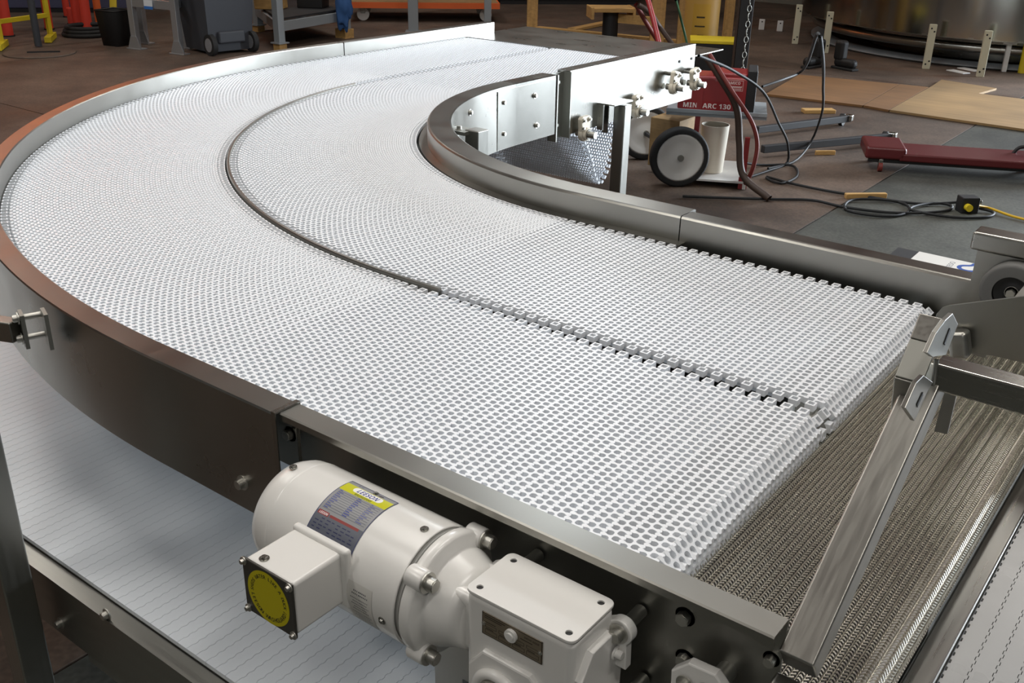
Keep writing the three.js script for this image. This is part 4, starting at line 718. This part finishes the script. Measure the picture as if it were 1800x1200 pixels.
// ================================================================ BACKGROUND, left
{
  // red tubes
  [[15, 64, 0.115, M.redTube, 'fat red tube standing behind the yellow stand crossbar'], [87, 52, 0.095, M.redTube, 'dark red tube partly hidden behind yellow stand leg'], [119, 30, 0.085, M.redTube, 'far red tube behind the brighter pair'], [138, 47, 0.11, M.redTube, 'bright red tube touching a second one by the hose coil'], [155, 57, 0.115, M.redTube, 'bright red tube standing inside the hose coil'], [127, 43, 0.09, M.redTube, 'short red tube left of the bright pair'], [176, 50, 0.085, M.orange, 'orange tube standing beside the black bin']].forEach(([px, py, dia, mat, label], i) => {
    const q = onY(px, py), t = thing('red_tube', label, 'tube', [q.x, 0, q.z], i); const h = i === 5 ? 0.2 : 1.2;
    part(t, 'tube', lathe([[0, 0], [dia * 0.46, 0], [dia / 2, 0.01], [dia / 2, h - 0.02], [dia * 0.4, h], [0, h]], 24), mat); part(t, 'foot', cyl(dia * 0.62, 0.015, 20).translate(0, 0.008, 0), M.rubber);
  });
  // yellow stand
  const A = onY(4, 84), B = onY(90, 70), ys = thing('yellow_stand', 'yellow steel stand with two legs and low crossbar', 'stand');
  for (const p of [A, B]) { part(ys, 'leg', rbox(0.045, 1.3, 0.045, 0.004, p.x, 0.65, p.z), M.yellow); part(ys, 'foot', bar(p.clone().add(V(-0.12, 0.035, -0.1)), p.clone().add(V(0.22, 0.035, 0.16)), 0.06, 0.07, V(0, 1, 0), 0.004), M.yellow); }
  part(ys, 'crossbar', bar(A.clone().setY(0.26), B.clone().setY(0.26), 0.045, 0.045, V(0, 1, 0), 0.003), M.yellow); part(ys, 'top_bar', bar(A.clone().setY(1.28), B.clone().setY(1.28), 0.045, 0.045, V(0, 1, 0), 0.003), M.yellow);
  // pole on round base
  const pc = onY(70, 94), pl = thing('pole_stand', 'dark grey pole standing on a wide round base plate', 'pole stand', [pc.x, 0, pc.z]);
  const pq = onY(68, 83); part(pl, 'base_plate', lathe([[0, 0], [0.34, 0], [0.345, 0.006], [0.335, 0.014], [0, 0.018]], 56), M.slabBrown); part(pl, 'pole', cyl(0.036, 1.8, 20).translate(pq.x - pc.x, 0.91, pq.z - pc.z), M.bin); part(pl, 'key_bar', bar(V(-0.02, 0.02, 0.12), V(0.16, 0.02, -0.13), 0.02, 0.012, V(0, 1, 0)), M.black);
  // hose coil
  const hc = onY(157, 62), hcoil = thing('hose_coil', 'coil of dark hose lying round the red tubes', 'hose', [hc.x, 0, hc.z]);
  for (let k = 0; k < 3; k++) part(hcoil, 'hose_loop', new THREE.TorusGeometry(0.27 - k * 0.02, 0.022, 8, 40).rotateX(H).translate(0, 0.024 + k * 0.036, 0), M.rubber);
  // black bin
  const bb = onY(208, 79), bn = thing('black_bin', 'black tapered bin standing beside the aluminium frame', 'bin', [bb.x, 0, bb.z], 0.7);
  part(bn, 'bin_body', lathe([[0, 0], [0.15, 0], [0.19, 0.36], [0.18, 0.36], [0.14, 0.02], [0, 0.02]], 4).rotateY(0.3), M.black); part(bn, 'rim', new THREE.TorusGeometry(0.186, 0.01, 6, 4).rotateX(H).rotateY(0.3 ).translate(0, 0.36, 0), M.black);
  // yellow ladder legs behind
  const yl = thing('yellow_ladder', 'yellow ladder leaning behind the black bin', 'ladder'); const l0 = onY(200, 40), l1 = onY(236, 30);
  for (const [p, o] of [[l0, -0.2], [l1, -0.2]]) part(yl, 'rail', bar(p.clone().setY(0), p.clone().add(V(o, 1.4, -0.3)), 0.03, 0.08, V(1, 0, 1), 0.003), M.yellow);
  for (let k = 1; k < 5; k++) part(yl, 'rung', bar(l0.clone().add(V(-0.2 * k / 5, 1.4 * k / 5, -0.3 * k / 5)), l1.clone().add(V(-0.2 * k / 5, 1.4 * k / 5, -0.3 * k / 5)), 0.03, 0.03, V(0, 1, 0)), M.yellow);
  // aluminium frame
  const f0 = onY(241, 86), f1 = onY(316, 95), dx = f1.clone().sub(f0), back = V(-dx.z, 0, dx.x).normalize().multiplyScalar(-0.5), fr = thing('aluminium_frame', 'aluminium extrusion bench frame with flared feet and paper label', 'bench');
  const side = dx.clone().normalize(); back.set(-0.3, 0, -0.3);
  for (const p of [f0, f1, f0.clone().add(back), f1.clone().add(back)]) { part(fr, 'leg', rbox(0.075, 0.98, 0.06, 0.004, 0, 0.49, 0).rotateY(Math.atan2(-side.z, side.x)).translate(p.x, 0.012, p.z), M.alu); part(fr, 'foot_plate', rbox(0.2, 0.012, 0.1, 0.003).rotateY(Math.atan2(-side.z, side.x)).translate(p.x, 0.006, p.z), M.alu); part(fr, 'gusset', plate(poly([[-0.09, 0], [0.09, 0], [0.04, 0.12], [-0.04, 0.12]]), 0.012).rotateY(Math.atan2(-side.z, side.x)).translate(p.x + 0.02, 0.012, p.z + 0.03), M.alu); }
  const rail = (p, q, y, h = 0.08) => part(fr, 'rail', bar(p.clone().setY(y), q.clone().setY(y), 0.05, h, V(1, 0, 1), 0.004), M.alu);
  rail(f0, f1, 0.47, 0.085); rail(f0.clone().add(back), f1.clone().add(back), 0.47); rail(f0, f0.clone().add(back), 0.47); rail(f1, f1.clone().add(back), 0.47); rail(f0, f1, 0.95); rail(f0.clone().add(back), f1.clone().add(back), 0.95);
  const lt = print(256, 192, (c, w, h) => { c.fillStyle = '#e8eef4'; c.fillRect(0, 0, w, h); c.fillStyle = '#3a78c8'; c.fillRect(0, h * 0.68, w, h * 0.32); });
  { const m = f0.clone().lerp(f1, 0.42).setY(0.465).addScaledVector(back.clone().normalize(), -0.045); part(fr, 'paper_label', box(0.12, 0.09, 0.002).rotateY(Math.atan2(-side.z, side.x)).translate(m.x, m.y, m.z), printed(lt, 0.6), 'white label with blue lower band'); }
  // wheeled bin
  const wb = thing('wheeled_bin', 'dark grey wheeled refuse bin behind the curved rail', 'bin', [-9.02, 0, -6.78], 1.42);
  { const w0 = 0.24, w1 = 0.3, d0 = 0.25, d1 = 0.34, h = 1.0, pos = [], q = (s, y, w, d) => [[-w, y, -d], [w, y, -d], [w, y, d], [-w, y, d]], lo = q(0, 0.03, w0, d0), hi = q(0, h, w1, d1);
    for (let i = 0; i < 4; i++) { const a = lo[i], b = lo[(i + 1) % 4], c = hi[(i + 1) % 4], d = hi[i]; for (const p of [a, c, b, a, d, c]) pos.push(...p); }
    for (const p of [lo[0], lo[1], lo[2], lo[0], lo[2], lo[3]]) pos.push(...p);
    const g = new THREE.BufferGeometry(); g.setAttribute('position', new THREE.Float32BufferAttribute(pos, 3)); g.setAttribute('uv', new THREE.Float32BufferAttribute(new Float32Array(pos.length / 3 * 2), 2)); g.computeVertexNormals(); part(wb, 'bin_body', g, M.bin);
    part(wb, 'rim', join(box(0.64, 0.05, 0.05, 0, 0.98, 0.345), box(0.64, 0.05, 0.05, 0, 0.98, -0.345), box(0.05, 0.05, 0.7, 0.31, 0.98, 0), box(0.05, 0.05, 0.7, -0.31, 0.98, 0)), M.bin); part(wb, 'lid', rbox(0.66, 0.05, 0.76, 0.02, 0, 1.03, 0), M.bin);
    part(wb, 'axle_box', rbox(0.3, 0.12, 0.12, 0.02, 0.0, 0.17, 0.24), M.bin);
    for (const s of [-1, 1]) { const w = sub(wb, 'wheel', [s * 0.235, 0.105, 0.27]); part(w, 'tyre', cylX(0.105, 0.05, 28), M.rubber); part(w, 'hub_cap', cylX(0.068, 0.056, 24), M.alu); } }
  // steel rack with packed goods
  const g0 = onY(493, 88), rk = thing('steel_rack', 'pale grey steel rack with wooden foot blocks', 'rack'), gx = V(-0.62, 0, 0.1), gz = V(0.1, 0, -1).normalize();
  const g1 = onY(606, 66), g2 = onY(530, 45), g3 = onY(455, 55);
  for (const p of [g0, g2, g3]) { part(rk, 'leg', rbox(0.085, 1.4, 0.085, 0.004, p.x, 0.75, p.z), M.greyPaint); part(rk, 'foot_block', box(0.1, 0.07, 0.1, p.x, 0.035, p.z), M.pine); part(rk, 'foot_plate', box(0.14, 0.012, 0.14, p.x, 0.076, p.z), M.greyPaint); }
  const g4 = g1.clone(); part(rk, 'leg', rbox(0.12, 1.4, 0.1, 0.004, g4.x, 0.8, g4.z), M.greyPaint); part(rk, 'foot_block', box(0.16, 0.1, 0.14, g4.x, 0.05, g4.z), M.pine);
  const rl = (p, q, y) => part(rk, 'rail', bar(p.clone().setY(y), q.clone().setY(y), 0.06, 0.1, V(0, 1, 0).cross(q.clone().sub(p)).normalize(), 0.004), M.greyPaint);
  rl(g0, g4, 0.24); rl(g0, g3, 0.24); rl(g3, g2, 0.24); rl(g2, g4, 0.24);
  { const mid = g0.clone().add(g2).add(g4).add(g3).multiplyScalar(0.25); part(rk, 'shelf', plate(poly([g0, g4, g2, g3].map((v) => [v.x, -v.z])), 0.02).rotateX(-H).translate(0, 0.3, 0), M.dark);
    [[-0.3, 0.1, M.ochre, 'tan carton sitting on the grey rack shelf'], [0.15, -0.15, M.black, 'black carton sitting on the grey rack shelf'], [-0.05, 0.3, M.pine, 'pale wooden block on the grey rack shelf']].forEach(([dx2, dz, mat, label]) => { const m = solo('rack_carton', label, 'box', rbox(0.3, 0.26, 0.26, 0.01, 0, 0.13, 0), mat); m.position.set(mid.x + dx2, 0.32, mid.z + dz); m.rotation.y = 0.5; }); }
  const rg = onY(600, 50, 0.2); const cloth = solo('blue_rag', 'crumpled blue rag hung on the rack leg', 'rag', (() => { const g = new THREE.SphereGeometry(0.1, 20, 16), p = g.attributes.position; for (let i = 0; i < p.count; i++) { const x = p.getX(i), y = p.getY(i), z = p.getZ(i), k = 1 + 0.35 * Math.sin(x * 60 + y * 31) * Math.cos(z * 50 + y * 22); p.setXYZ(i, x * k, y * 2.1 * k, z * 0.7 * k); } g.computeVertexNormals(); return g; })(), M.blue); cloth.position.copy(g1.clone().add(V(0.13, 0.34, 0.13)));
  // flatbed cart
  const fb = onY(672, 40), ct = thing('flatbed_cart', 'red edged plywood flatbed cart behind the conveyor', 'cart', [fb.x, 0, fb.z], 0.75);
  part(ct, 'deck', rbox(1.9, 0.03, 1.0, 0.004, 0.55, 0.235, -0.6), M.ply); part(ct, 'frame_edge', join(box(1.94, 0.07, 0.03, 0.55, 0.205, -0.09), box(1.94, 0.07, 0.03, 0.55, 0.205, -1.11), box(0.03, 0.07, 1.02, -0.41, 0.205, -0.6), box(0.03, 0.07, 1.02, 1.51, 0.205, -0.6)), M.orange);
  for (const [x, z] of [[-0.25, -0.25], [1.35, -0.25], [-0.25, -0.95], [1.35, -0.95]]) { const c = sub(ct, 'caster', [x, 0, z]); part(c, 'fork', rbox(0.06, 0.1, 0.06, 0.006, 0, 0.14, 0), M.zinc); part(c, 'caster_wheel', cylZ(0.08, 0.045, 24).translate(0, 0.08, 0), M.wheel); }
  const pst = (px, py, w, label) => { const q = onY(px, py), t = thing('steel_post', label, 'post', [q.x, 0, q.z], 0.7); part(t, 'post_tube', rbox(w, 1.6, w, 0.006, 0, 0.8, 0), M.greyPaint); part(t, 'foot_plate', box(w * 1.6, 0.012, w * 1.6, 0, 0.006, 0), M.greyPaint); };
  pst(727, 56, 0.12, 'pale grey square post in front of the flatbed cart'); pst(857, 60, 0.085, 'dark grey slim post beside the far rail end');
  // dark machinery far behind
  const far = (px, py, w, h, d, mat, label) => { const q = onY(px, py), t = thing('machine_cabinet', label, 'cabinet', [q.x, 0, q.z], 0.8); part(t, 'cabinet_body', rbox(w, h, d, 0.02, 0, h / 2 + 0.05, -d / 2), mat); part(t, 'plinth', box(w * 0.96, 0.05, d * 0.96, 0, 0.025, -d / 2), M.black); };
  far(60, 22, 2.6, 1.8, 0.8, M.wallDark, 'navy blue cabinet standing behind the red tubes'); far(1000, 8, 2.2, 1.2, 0.8, M.dark, 'low dark cabinet far beyond the timber post'); far(320, 8, 2.4, 1.5, 0.8, M.dark, 'dark cabinet far behind the wheeled bin'); far(570, -10, 2.8, 1.5, 0.8, M.dark, 'dark cabinet far behind the grey rack');
}

renderer.render(scene, camera);
